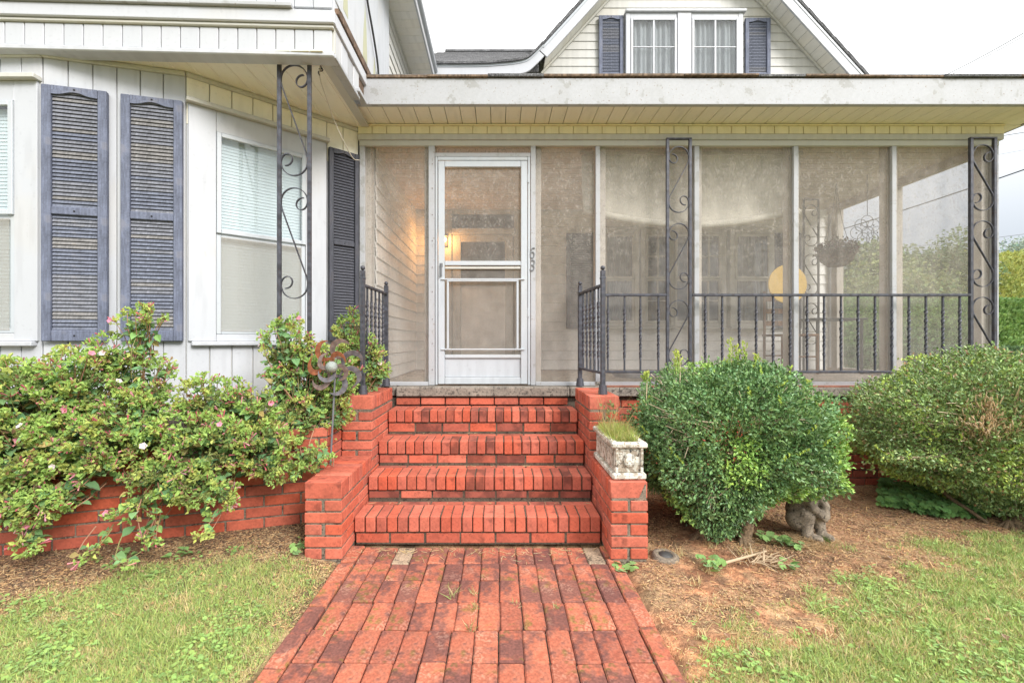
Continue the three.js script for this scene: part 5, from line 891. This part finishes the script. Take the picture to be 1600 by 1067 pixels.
// boxwoods
const boxLeaf = leafGeo(1, 0.58, 0.35, 0.6);
function boxwood(label, c, R, seed, { n, cut, trunkAt, shoots = [], dead = 0, tint = [1, 1, 1], expo = 2.5, lump = 0.14 }) {
  const r = rng(seed), t = thing('boxwood_shrub', label, 'shrub', [trunkAt[0][0], 0.02, trunkAt[0][1]]), leaves = [], tips = [], twigs = [], dry = [];
  const radius = d => { const k = Math.pow(Math.pow(Math.abs(d.x), expo) + Math.pow(Math.abs(d.y), expo) + Math.pow(Math.abs(d.z), expo), -1 / expo); const a = Math.atan2(d.z, d.x) * 1.3, b = d.y * 2.2; return k * (1 + lump * 1.6 * (fbm(a + 9, b + 9, 1.6, 3, seed, false) - 0.5) + 0.22 * (fbm(a + 3, b + 5, 6, 2, seed + 3, false) - 0.5)); };
  const place = (d, f) => { const k = radius(d) * f, p = V(d.x * R[0] * k, d.y * R[1] * k, d.z * R[2] * k); const s = cut(p, p.y / R[1], d); return V(c[0] + p.x * s, c[1] + p.y, c[2] + p.z * s); };
  for (let i = 0; i < n; i++) {
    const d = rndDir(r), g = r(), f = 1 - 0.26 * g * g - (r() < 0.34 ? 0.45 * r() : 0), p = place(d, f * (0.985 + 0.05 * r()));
    if (p.y < 0.05) continue;
    const hole = fbm(p.x * 1.0 + 7, p.y + p.z * 0.7, 6, 3, seed + 9, false); if (hole < 0.36 && g < 0.8) continue;
    const out = V(d.x / R[0], d.y / R[1] + 0.35, d.z / R[2]).normalize(), dd = out.add(rndDir(r).multiplyScalar(0.95)).normalize();
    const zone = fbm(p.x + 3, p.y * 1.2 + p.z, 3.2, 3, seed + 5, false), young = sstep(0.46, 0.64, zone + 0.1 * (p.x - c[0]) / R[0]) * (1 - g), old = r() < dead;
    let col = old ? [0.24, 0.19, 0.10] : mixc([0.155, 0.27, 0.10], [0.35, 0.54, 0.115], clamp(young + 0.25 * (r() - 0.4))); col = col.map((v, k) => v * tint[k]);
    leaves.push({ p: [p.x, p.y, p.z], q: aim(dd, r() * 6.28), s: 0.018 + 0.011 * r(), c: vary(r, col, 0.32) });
    if (r() < 0.007 && g < 0.3 && d.y > -0.2) { const m = 7; for (let k = 0; k < m; k++) tips.push({ p: [p.x + out.x * 0.008 * k, p.y + 0.008 * k, p.z + out.z * 0.01 * k], q: aim(V((r() - 0.5) * 1.6, 1, (r() - 0.5) * 1.6).normalize(), r() * 6.28), s: 0.017 + 0.006 * r(), c: vary(r, [0.42, 0.55, 0.08], 0.2) }); }
  }
  for (const [px, py, D, h] of shoots) { const b = V(mx(px, D), my(py, D) - h, -D); for (let k = 0; k < 46; k++) { const f = k / 46; tips.push({ p: [b.x + (r() - 0.5) * 0.045 * (1.2 - f), b.y + f * h, b.z + (r() - 0.5) * 0.045], q: aim(V((r() - 0.5) * 1.8, 0.9, (r() - 0.5) * 1.8).normalize(), r() * 6.28), s: 0.019 + 0.009 * r(), c: vary(r, mixc([0.22, 0.36, 0.07], [0.50, 0.58, 0.10], f), 0.18) }); } twigs.push(taper([[b.x, b.y - 0.15, b.z], [b.x + 0.005, b.y + h * 0.5, b.z], [b.x, b.y + h, b.z]], 0.004, 0.0015, 4, 4)); }
  for (const [x, z, lean, rad, bx = 0] of trunkAt) { const ex = c[0] + lean, b = [x, -0.03, z], m = [lerp(x, ex, 0.35) + 0.02, lerp(0, c[1], 0.42), z - 0.02]; part('trunk', taper([b, m, [ex, c[1] + 0.02, lerp(z, c[2], 0.7)]], rad, rad * 0.5, 10, 9), M.bark, t); for (let k = 0; k < 4; k++) { const a = r() * 6.28; part('root', taper([[x, 0.06, z], [x + 0.05 * Math.cos(a), 0.02, z + 0.05 * Math.sin(a)], [x + 0.12 * Math.cos(a), -0.02, z + 0.12 * Math.sin(a)]], rad * 0.5, rad * 0.15, 5, 6), M.bark, t); } }
  for (let i = 0; i < n / 150; i++) { const d = rndDir(r), a = place(d, 0.45 + 0.2 * r()), b = place(d.clone().add(rndDir(r).multiplyScalar(0.22)).normalize(), 0.84 + 0.14 * r()); if (b.y < 0.1) continue; const m = a.clone().lerp(b, 0.5).add(rndDir(r).multiplyScalar(0.03)); twigs.push(taper([[a.x, a.y, a.z], [m.x, m.y, m.z], [b.x, b.y, b.z]], 0.006, 0.002, 5, 4)); }
  if (dead) for (let i = 0; i < 1150; i++) { const a = -1.0 + 1.9 * r(), d = V(Math.sin(a) * 1.1, 0.30 + 0.62 * r() - 0.2 * Math.abs(a), 0.75 + 0.2 * r()).normalize(); if (r() > sstep(0.40, 0.62, fbm(a * 3 + 5, d.y * 4, 2.2, 3, seed + 12, false))) continue; const b = place(d, 0.86), e = place(d, 1.0 + 0.06 * r()); dry.push(taper([[b.x, b.y - 0.03, b.z], [(b.x + e.x) / 2 + 0.01 * (r() - 0.5), (b.y + e.y) / 2, (b.z + e.z) / 2], [e.x + 0.05 * (r() - 0.5), e.y + 0.045 * r(), e.z + 0.014]], 0.005, 0.0028, 3, 4)); }
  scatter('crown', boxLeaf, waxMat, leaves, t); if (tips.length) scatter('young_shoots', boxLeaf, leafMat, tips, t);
  part('twigs', merge(twigs), M.twig, t).userData.kind = 'stuff'; if (dry.length) part('clipped_twigs', merge(dry), M.twig, t).userData.kind = 'stuff';
  return t;
}
boxwood('rounded dark boxwood shrub on bare trunks between planter and railing', [1.525, 0.57, -2.98], [0.55, 0.48, 0.46], 501, {
  n: 72000, trunkAt: [[mx(1160, 2.78), -2.78, 0.09, 0.042], [mx(1098, 2.8), -2.82, -0.12, 0.04], [mx(1125, 2.95), -2.95, 0.0, 0.028]], expo: 3.4, lump: 0.26, tint: [1.0, 1.0, 1.0],
  cut: (p, y) => { let s = 1; if (y < 0) s *= 1 - 0.22 * y * y; if (p.x > 0) { s *= 0.99; if (y < -0.42) s *= 1 - 0.65 * Math.min(1, (-y - 0.42) / 0.45); if (y > 0) p.y *= 1 - 0.22 * sstep(0.22, 0.6, p.x); } else if (y < 0) p.y *= 1.0 + 0.12 * sstep(0.5, 0.1, -p.x); return s; },
  shoots: [[1056, 548, 2.95, 0.16], [1062, 556, 2.9, 0.12], [1142, 530, 3.0, 0.19], [1152, 540, 3.0, 0.15], [1164, 534, 3.02, 0.18], [1184, 555, 3.0, 0.11], [1010, 583, 2.9, 0.06], [1262, 596, 2.9, 0.06]] });
boxwood('wide sprawling boxwood with clipped tan twigs at the porch corner', [3.62, 0.56, -3.22], [0.99, 0.56, 0.60], 503, {
  n: 90000, trunkAt: [[mx(1578, 2.98), -2.98, 0.3, 0.035], [3.9, -3.1, 0.5, 0.03]], dead: 0.06, expo: 2.5, lump: 0.3, tint: [1.45, 1.2, 1.15],
  cut: (p, y) => { if (y < 0) p.y *= 1.12 - 0.5 * sstep(0.1, -0.85, p.x); return y < 0 ? 1 - 0.22 * y * y : 1; }, shoots: [[1535, 552, 3.3, 0.05]] });

// weeds in the planter
const bladeGeo = (() => { const P = [], w = 0.5, seg = [[0, 1, 0], [0.5, 0.75, 0.12], [1, 0, 0.42]]; for (let i = 0; i < 2; i++) { const [y0, a, z0] = seg[i], [y1, b, z1] = seg[i + 1]; P.push(-w * a, y0, z0, w * a, y0, z0, w * b, y1, z1); if (b) P.push(-w * a, y0, z0, w * b, y1, z1, -w * b, y1, z1); } const g = new THREE.BufferGeometry(); g.setAttribute('position', new THREE.Float32BufferAttribute(P, 3)); g.computeVertexNormals(); return g; })();
{
  const r = rng(601), t = thing('planter_weeds', 'tuft of green weeds and dry grass growing in the flaking planter', 'weeds', [0.735, 0.63, -2.85]), L = [], D = [];
  for (let i = 0; i < 2600; i++) { const x = 0.66 + 0.15 * r(), d = 2.63 + 0.44 * r(), h = (0.04 + 0.09 * r()) * (1 - 0.5 * Math.abs((d - 2.82) / 0.3)); L.push({ p: [x, 0.635, -d], e: new THREE.Euler((r() - 0.5) * 1.1, r() * 6.28, (r() - 0.5) * 1.1, 'YXZ'), s: [0.0035, h, h], c: vary(r, r() < 0.3 ? [0.48, 0.40, 0.15] : [0.36, 0.43, 0.09], 0.25) }); }
  for (let i = 0; i < 60; i++) D.push({ p: [0.66 + 0.12 * r(), 0.635, -2.75 - 0.34 * r()], e: new THREE.Euler((r() - 0.5) * 1.3, r() * 6.28, (r() - 0.5) * 1.3, 'YXZ'), s: [0.003, 0.16 + 0.2 * r(), 0.12], c: vary(r, [0.46, 0.33, 0.14], 0.2) });
  scatter('green_blades', bladeGeo, bladeMat, L, t); scatter('dry_blades', bladeGeo, bladeMat, D, t);
  const P = []; for (let s = 0; s < 3; s++) { const bx = 0.70 + 0.03 * s, bz = -2.98 - 0.03 * s; for (let k = 0; k < 14; k++) P.push({ p: [bx + (r() - 0.5) * 0.06, 0.67 + k * 0.011 + 0.02 * r(), bz + (r() - 0.5) * 0.05], q: aim(V(r() - 0.5, 0.3, r() - 0.5).normalize(), r() * 6), s: 0.02 + 0.012 * r(), c: vary(r, [0.20, 0.24, 0.07], 0.25) }); } scatter('weed_leaves', ovate, leafMat, P, t);
}

// ---------------------------------------------------------------- lawn, litter, weeds
{
  const r = rng(701), G = [], N = [], cl = [];
  for (let i = 0; i < 560000; i++) {
    const D = 1.25 + 2.3 * r(), lim = D * 1.28 + 0.15, x = (r() * 2 - 1) * lim * 1.02 + 0.02 * D; if (x < -3.6 || x > 4.4) continue;
    if (x > -0.915 && x < 0.70) continue; if (D > 2.53 && x > -1.11 && x < 0.86) continue;
    const k = grassAmount(x, D); if (r() > k * (0.75 + 0.25 * (1.5 / D))) continue; if (x < 0 && D > bedEdge(x) + 0.25) continue;
    const patch = fbm(x, D, 2.6, 3, 711, false), fine = fbm(x, D, 14, 2, 713, false), dry = r() < 0.16 + 0.5 * sstep(0.52, 0.72, fine) + (1 - k) * 0.45, h = (0.012 + 0.018 * r()) * (0.7 + 0.7 * patch) * (0.7 + 0.3 * k) * (dry ? 0.85 : 1);
    const c = dry ? [0.56, 0.46, 0.21] : mixc([0.27, 0.39, 0.10], [0.43, 0.49, 0.14], r());
    G.push({ p: [x, groundY(x, D) - 0.002, -D], e: new THREE.Euler((r() - 0.25) * 1.9, r() * 6.28, (r() - 0.5) * 1.3, 'YXZ'), s: [0.0028 + 0.002 * r(), h * 1.25, h * (0.6 + r())], c: vary(r, c, 0.25) });
  }
  for (let i = 0; i < 230; i++) { // longer clumps, some of them straw-dry
    const D = 1.45 + 1.3 * r(), x = (r() < 0.3 ? -1 : 1) * (0.78 + r() * (D * 1.2 - 0.7)), k = grassAmount(x, D); if (r() > k + 0.25 || (x < 0 && D > bedEdge(x)) || (D > 2.45 && x < 0.95 && x > -1.2)) continue;
    const dry = r() < (x > 0 && x < 1.5 ? 0.75 : 0.25), m = 14 + 22 * r(), hh = 0.035 + 0.05 * r() * r() + (x > 1.2 ? 0.012 : 0);
    for (let j = 0; j < m; j++) { const X = x + (r() - 0.5) * 0.07, Z = D + (r() - 0.5) * 0.06, h = hh * (0.5 + 0.8 * r()); G.push({ p: [X, groundY(X, Z) - 0.002, -Z], e: new THREE.Euler((r() - 0.3) * 1.9, r() * 6.28, (r() - 0.5) * 1.2, 'YXZ'), s: [0.003 + 0.002 * r(), h, h], c: vary(r, dry ? [0.58, 0.46, 0.22] : mixc([0.26, 0.40, 0.10], [0.42, 0.52, 0.15], r()), 0.2) }); }
  }
  const lawn = scatter('lawn_grass', bladeGeo, bladeMat, G, null); lawn.userData = { label: 'short patchy lawn grass on both sides of the brick walk', category: 'grass', kind: 'stuff' }; scene.add(lawn);
  // low clover-like weeds in the lawn
  const fan = fanLeaf(1, 7);
  for (let i = 0; i < 14000; i++) {
    const D = 1.3 + 1.6 * r(), x = (r() * 2 - 1) * D * 1.3; if (x > -0.96 && x < 0.76) continue; if (D > 2.5 && x > -1.15 && x < 0.9) continue; const k = grassAmount(x, D), p = fbm(x + 20, D, 3.4, 3, 721, false); if (r() > 0.55 * sstep(0.50, 0.72, p) * k + 0.03 * k + 0.004) continue;
    const cnt = 2 + Math.floor(r() * 4); for (let j = 0; j < cnt; j++) { const X = x + (r() - 0.5) * 0.05, Z = D + (r() - 0.5) * 0.05; cl.push({ p: [X, groundY(X, Z) + 0.012 + 0.014 * r(), -Z], e: new THREE.Euler(-1.3 + (r() - 0.5) * 0.7, r() * 6.28, 0, 'YXZ'), s: 0.0045 + 0.006 * r(), c: vary(r, [0.28, 0.43, 0.10], 0.25) }); }
  }
  const w = scatter('clover', fan, leafMat, cl, null); w.userData = { label: 'clover and creeping weeds spreading through the lawn', category: 'weeds', kind: 'stuff' }; scene.add(w);
  // straw, needles and bark in the beds
  const bit = new THREE.BoxGeometry(1, 1, 1), chips = [];
  for (let i = 0; i < 140000; i++) {
    const left = r() < 0.42, D = left ? 1.95 + 1.1 * r() : 1.4 + 2.5 * r(), x = left ? -3.3 + 2.4 * r() : 0.72 + 4.1 * r(); if (D > 2.53 && x > -1.11 && x < 0.86) continue; if (Math.abs(x) > D * 1.35) continue; if (left && D > 2.95 + 0.309 * (x + 1.1) - 0.02) continue;
    const k = grassAmount(x, D); if (r() < k * 0.9) continue; if (!left && r() < 0.85 * sstep(0.47, 0.60, fbm(x, D, 2.4, 3, 331, false))) continue;
    const pale = r(), dk = left ? sstep(0.05, 0.5, D - bedEdge(x) + 0.3 * (fbm(x, D, 4, 3, 321, false) - 0.5)) : 0.15; let c = pale < 0.55 - 0.35 * dk ? [0.42, 0.28, 0.14] : pale < 0.8 ? [0.22, 0.125, 0.07] : [0.09, 0.055, 0.035]; if (!left && pale > 0.7) c = [0.34, 0.19, 0.11]; c = c.map(v => v * 1.18);
    const L = 0.007 + 0.03 * r() * r() + (r() < 0.03 ? 0.05 : 0), th = 0.001 + 0.0018 * r() * r();
    chips.push({ p: [x, groundY(x, D) + 0.002 + 0.008 * r(), -D], e: new THREE.Euler((r() - 0.5) * 0.4, r() * 6.28, (r() - 0.5) * 0.5), s: [L, th, th * (1 + 1.5 * r())], c: vary(r, c, 0.3) });
  }
  for (let i = 0; i < 1500; i++) { const a = r() * 6.28, q = 0.16 * Math.sqrt(r()), x = mx(1262, 2.8) + q * Math.cos(a) * 1.0, D = 2.77 + q * Math.sin(a) * 0.7; chips.push({ p: [x, groundY(x, D) + 0.01 + 0.05 * r() * (1 - q / 0.17), -D], e: new THREE.Euler((r() - 0.5) * 0.8, r() * 6.28, (r() - 0.5) * 0.9), s: [0.04 + 0.05 * r(), 0.0012, 0.0014], c: vary(r, [0.46, 0.31, 0.16], 0.25) }); }
  for (let i = 0; i < 170; i++) { const on = r() < 0.7, D = on ? 2.70 - 0.06 * r() * r() * 3 : 2.98 + 0.3 * Math.floor(r() * 3), x = SX0 + 0.03 + r() * 1.44, y = on ? 0.008 : [0.178, 0.34, 0.514][Math.round((D - 2.98) / 0.3)] + 0.001; chips.push({ p: [x, y, -D], e: new THREE.Euler(0, r() * 6.28, 0), s: [0.02 + 0.035 * r(), 0.0014, 0.0018], c: vary(r, [0.50, 0.38, 0.20], 0.25) }); }
  const lit = scatter('mulch_litter', bit, std('dry_litter', { color: lin(1, 1, 1), roughness: 1 }), chips, null); lit.userData = { label: 'straw, needles and bark mulch strewn over the beds', category: 'mulch', kind: 'stuff' }; scene.add(lit);

  { const Q = []; for (let i = 0; i < 260; i++) { const right = r() < 0.75, D = right ? 1.8 + 1.6 * r() : 2.0 + 0.6 * r(), x = right ? 0.9 + 3 * r() : -2.9 + 1.8 * r(); if (Math.abs(x) > D * 1.25 || (!right && D > 2.9 + 0.309 * (x + 1.1) - 0.1)) continue; Q.push({ p: [x, groundY(x, D) + 0.012, -D], e: new THREE.Euler(-1.35 + (r() - 0.5) * 0.8, r() * 6.28, (r() - 0.5) * 0.6, 'YXZ'), s: 0.018 + 0.024 * r() * r(), c: vary(r, r() < 0.6 ? [0.42, 0.27, 0.14] : [0.26, 0.14, 0.08], 0.25) }); } const f = scatter('fallen_leaves', ovate, leafMat, Q, null); f.userData = { label: 'small dry brown leaves fallen on the earth and lawn', category: 'leaf litter', kind: 'stuff' }; scene.add(f); }
  // single weeds that can be pointed at
  const weed = (label, px, py, n, size, fanLeafed, group) => { const D = F * EYE / (py - CY), x = mx(px, D), y = groundY(x, D), t = thing('weed', label, 'weed', [x, y, -D], 0, group), Q = []; for (let k = 0; k < n; k++) { const a = r() * 6.28, q = size * (0.25 + 0.75 * r()); Q.push({ p: [x + q * Math.cos(a), y + 0.012 + 0.03 * r(), -D + q * Math.sin(a)], e: new THREE.Euler(-1.1 + (r() - 0.5) * 0.8, r() * 6.28, 0, 'YXZ'), s: fanLeafed ? 0.016 + 0.01 * r() : 0.03 + 0.02 * r(), c: vary(r, [0.22, 0.38, 0.10], 0.22) }); } scatter('leaves', fanLeafed ? fan : ovate, leafMat, Q, t); };
  weed('broad leafed weed on mulch left of the brick pier', 278, 895, 12, 0.06, false); weed('small pale weed on mulch below the trailing shrub', 205, 892, 8, 0.05, false); weed('green weed against the foot of the pier', 465, 878, 12, 0.07, true);
  weed('round leafed weed left of the dead twig pile', 1110, 888, 20, 0.09, true); weed('cluster of round leaves right of the boxwood trunk', 1208, 852, 22, 0.08, true); weed('round leafed weed beside the statue', 1242, 858, 16, 0.06, true); weed('tiny sprout on bare earth right of the statue', 1288, 852, 8, 0.03, true);
  weed('tuft of weeds at foot of pier under the planter', 972, 886, 26, 0.08, true); weed('low weed by the clay patch', 1232, 890, 10, 0.05, true);
  for (const [px, py, h, label] of [[706, 935, 0.07, 'tallest wispy weed in a joint near the middle of the brick walk'], [740, 930, 0.04, 'small weed in a joint just right of the tallest joint weed'], [735, 985, 0.06, 'green leafy weed in a walk joint nearest the camera'], [742, 952, 0.035, 'tiny dry tuft in a joint between the two green walk weeds'], [806, 948, 0.04, 'dry straw tuft in a joint right of the walk centre'], [868, 950, 0.03, 'dry tuft in a joint near the right side of the walk'], [508, 994, 0.03, 'small tuft in a joint near the left edge of the walk']]) { const D = F * EYE / (py - CY), x = mx(px, D), t = thing('joint_weed', label, 'weed', [x, 0.005, -D], 0, 'weeds in the joints of the walk'), Q = []; for (let k = 0; k < 16; k++) Q.push({ p: [x + (r() - 0.5) * 0.02, 0.0, -D + (r() - 0.5) * 0.04], e: new THREE.Euler((r() - 0.5) * 1.8, r() * 6.28, (r() - 0.5) * 1.8, 'YXZ'), s: [0.004, h * (0.5 + r() * 0.7), h], c: vary(r, r() < 0.5 ? [0.45, 0.36, 0.17] : [0.25, 0.30, 0.09], 0.2) }); scatter('blades', bladeGeo, bladeMat, Q, t); }
  { // creeping ground cover under the wide boxwood
    const Q = []; for (let i = 0; i < 2100; i++) { const u = r(), px = lerp(1375, 1560, u), py = lerp(760, 800, u) + (r() - 0.5) * lerp(44, 22, u), D = F * (EYE - 0.05) / (py - CY) - 0.12, x = mx(px, D); if (fbm(x, D, 7, 3, 731, false) < 0.40 + 0.5 * Math.abs(u - 0.45) * Math.abs(u - 0.45) * 1.6) continue; Q.push({ p: [x, groundY(x, D) + 0.015 + 0.06 * r(), -D], e: new THREE.Euler(-1.0 + (r() - 0.5) * 0.9, (r() - 0.5) * 2.5, 0, 'YXZ'), s: 0.017 + 0.013 * r(), c: vary(r, [0.18, 0.37, 0.09], 0.25) }); }
    const g = scatter('ground_cover', fan, leafMat, Q, null); g.userData = { label: 'bright green patch of round leaved ground cover under the wide boxwood', category: 'ground cover', kind: 'stuff' }; scene.add(g); }
  { const t = thing('dead_branch', 'dead tan branch with dry twigs lying below the rounded boxwood', 'branch', at(1170, 885, 2.55)); const b = []; const o = at(1152, 888, 2.5); o[1] = 0.03; for (let k = 0; k < 24; k++) { const a = (r() - 0.4) * 3.6, L = 0.05 + 0.10 * r(), sx = o[0] + r() * 0.2, sz = o[2] - (r() - 0.4) * 0.1; b.push(taper([[sx, 0.02 + 0.02 * r(), sz], [sx + L * 0.5 * Math.cos(a), 0.035 + 0.03 * r(), sz - L * 0.5 * Math.sin(a)], [sx + L * Math.cos(a), 0.02 + 0.06 * r(), sz - L * Math.sin(a)]], k < 3 ? 0.008 : 0.003, 0.0015, 5, 5)); } part('twigs', merge(b), M.deadTwig, t).userData.kind = 'stuff'; part('limb', taper([[o[0] - 0.08, 0.03, o[2] + 0.02], [o[0] + 0.08, 0.05, o[2] - 0.02], [o[0] + 0.22, 0.04, o[2] - 0.1]], 0.009, 0.005, 8, 6), M.deadTwig, t); }
  for (const [px, py, a, L, label] of [[1410, 745, -0.55, 0.5, 'bare fallen limb slanting through the ground cover']]) { const D = 2.95, p = at(px, py, D); single('fallen_limb', label, 'branch', taper([[mx(1455, 3.3), 0.30, -3.3], [mx(1480, 3.2), 0.16, -3.2], [mx(1515, 3.1), 0.09, -3.1], [mx(1545, 3.02), 0.03, -3.02]], 0.016, 0.010, 10, 7), M.bark); }
}

// ---------------------------------------------------------------- beyond the porch
function tree(label, x, D, h, w, seed, col, { n = 9000, leaf = 0.16, trunk = 0.18, low = 0.3, blobs = 14 } = {}) {
  const r = rng(seed), y0 = -0.1, t = thing('tree', label, 'tree', [x, y0, -D]); part('trunk', taper([[x, y0, -D], [x + 0.1, h * 0.35, -D], [x - 0.05, h * 0.7, -D]], trunk, trunk * 0.4, 8, 7), M.bark, t);
  const B = []; for (let i = 0; i < blobs; i++) { const a = r() * 6.28, q = Math.sqrt(r()) * w * 0.36, yy = lerp(h * low, h * 0.86, Math.pow(r(), 0.7)); B.push([x + q * Math.cos(a), yy, -D + q * Math.sin(a), w * (0.17 + 0.14 * r())]); if (i < 6) part('limb', taper([[x, h * 0.3, -D], [x + q * 0.5 * Math.cos(a), yy * 0.8, -D + q * 0.5 * Math.sin(a)], [B[i][0], yy, B[i][2]]], trunk * 0.35, trunk * 0.08, 5, 5), M.bark, t); }
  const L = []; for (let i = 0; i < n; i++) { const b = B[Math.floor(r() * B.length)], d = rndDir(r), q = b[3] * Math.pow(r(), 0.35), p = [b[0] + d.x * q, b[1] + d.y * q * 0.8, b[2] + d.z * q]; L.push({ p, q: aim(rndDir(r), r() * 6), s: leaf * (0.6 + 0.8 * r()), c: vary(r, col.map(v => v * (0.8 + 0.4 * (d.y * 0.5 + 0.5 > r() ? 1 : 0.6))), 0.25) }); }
  scatter('crown', ovate, leafMat, L, t); return t;
}
tree('rounded grey green tree seen through the corner screen', mx(1462, 30), 30, 8.6, 5.6, 801, [0.20, 0.25, 0.12]);
tree('bushy tree seen through the side screen behind the wind chime', mx(1335, 24), 24, 7.0, 5.4, 803, [0.17, 0.22, 0.09]);
tree('dark distant tree top beyond the porch corner at the picture edge', mx(1588, 46), 46, 12.6, 8, 805, [0.27, 0.33, 0.26], { leaf: 0.2 });
tree('distant tree beside the darker one past the porch corner', mx(1650, 50), 50, 14, 9, 806, [0.28, 0.33, 0.25], { leaf: 0.2 });
tree('low spreading tree filling the lower side screen', mx(1400, 20), 20, 4.6, 5.0, 807, [0.22, 0.26, 0.09], { low: 0.12 });
{
  const r = rng(811), mass = (name, label, x0, x1, D, depth, top, n, size, col, cat) => { const L = []; for (let i = 0; i < n; i++) { const x = lerp(x0, x1, r()), f = Math.pow(r(), 0.6), hh = top(x) * (0.92 + 0.16 * fbm(x, 3, 0.9, 3, 815, false)), y = -0.15 + hh * f, z = -D - depth * (f * 0.8) - 0.25 * depth * r(); L.push({ p: [x, y, z], q: aim(V((r() - 0.5) * 1.5, 0.5 + r(), r()).normalize(), r() * 6), s: size * (0.6 + 0.9 * r()), c: vary(r, mixc(col[0], col[1], clamp(fbm(x, y * 2, 0.8, 3, 817, false) * 1.6 - 0.3)), 0.25) }); } const m = scatter(name, ovate, leafMat, L, null); m.userData = { label, category: cat, kind: 'stuff' }; scene.add(m); };
  mass('far_thicket', 'yellow green overgrown bank beyond the porch', 12, 46, 24, 9, x => 4.4 + 3.2 * sstep(20, 32, x), 90000, 0.17, [[0.46, 0.48, 0.14], [0.34, 0.39, 0.11]], 'thicket');
  mass('hedge_foliage', 'mid green hedge at the picture edge past the porch corner', 7.5, 22, 10.5, 2.2, x => 2.5, 90000, 0.075, [[0.14, 0.27, 0.075], [0.25, 0.38, 0.09]], 'hedge');
  mass('dark_shrubbery', 'dark low shrubs close behind the corner column', 5.2, 9.5, 6.2, 1.5, x => 1.25, 40000, 0.05, [[0.09, 0.17, 0.08], [0.14, 0.23, 0.08]], 'shrubbery');
}
{ // gentle rise with far woodland that ends the view
  const P = [], I = [], C = []; const nx = 60, ny = 12; for (let j = 0; j <= ny; j++) for (let i = 0; i <= nx; i++) { const x = lerp(-160, 200, i / nx), v = j / ny, D = 90 + 90 * v; P.push(x, -0.6 + (6.5 + 3 * fbm(x, 0, 0.02, 3, 821, false)) * smooth(v), -D); C.push(0.10, 0.14, 0.065); }
  for (let j = 0; j < ny; j++) for (let i = 0; i < nx; i++) { const a = j * (nx + 1) + i; I.push(a, a + 1, a + nx + 1, a + 1, a + nx + 2, a + nx + 1); }
  const g = new THREE.BufferGeometry(); g.setAttribute('position', new THREE.Float32BufferAttribute(P, 3)); g.setIndex(I); g.computeVertexNormals(); const m = part('hills', g, std('far_green', { color: lin(0.09, 0.125, 0.06), roughness: 1 }), null); m.userData = { label: 'low green hills far behind the house', kind: 'structure' }; scene.add(m);
}
renderer.render(scene, camera);
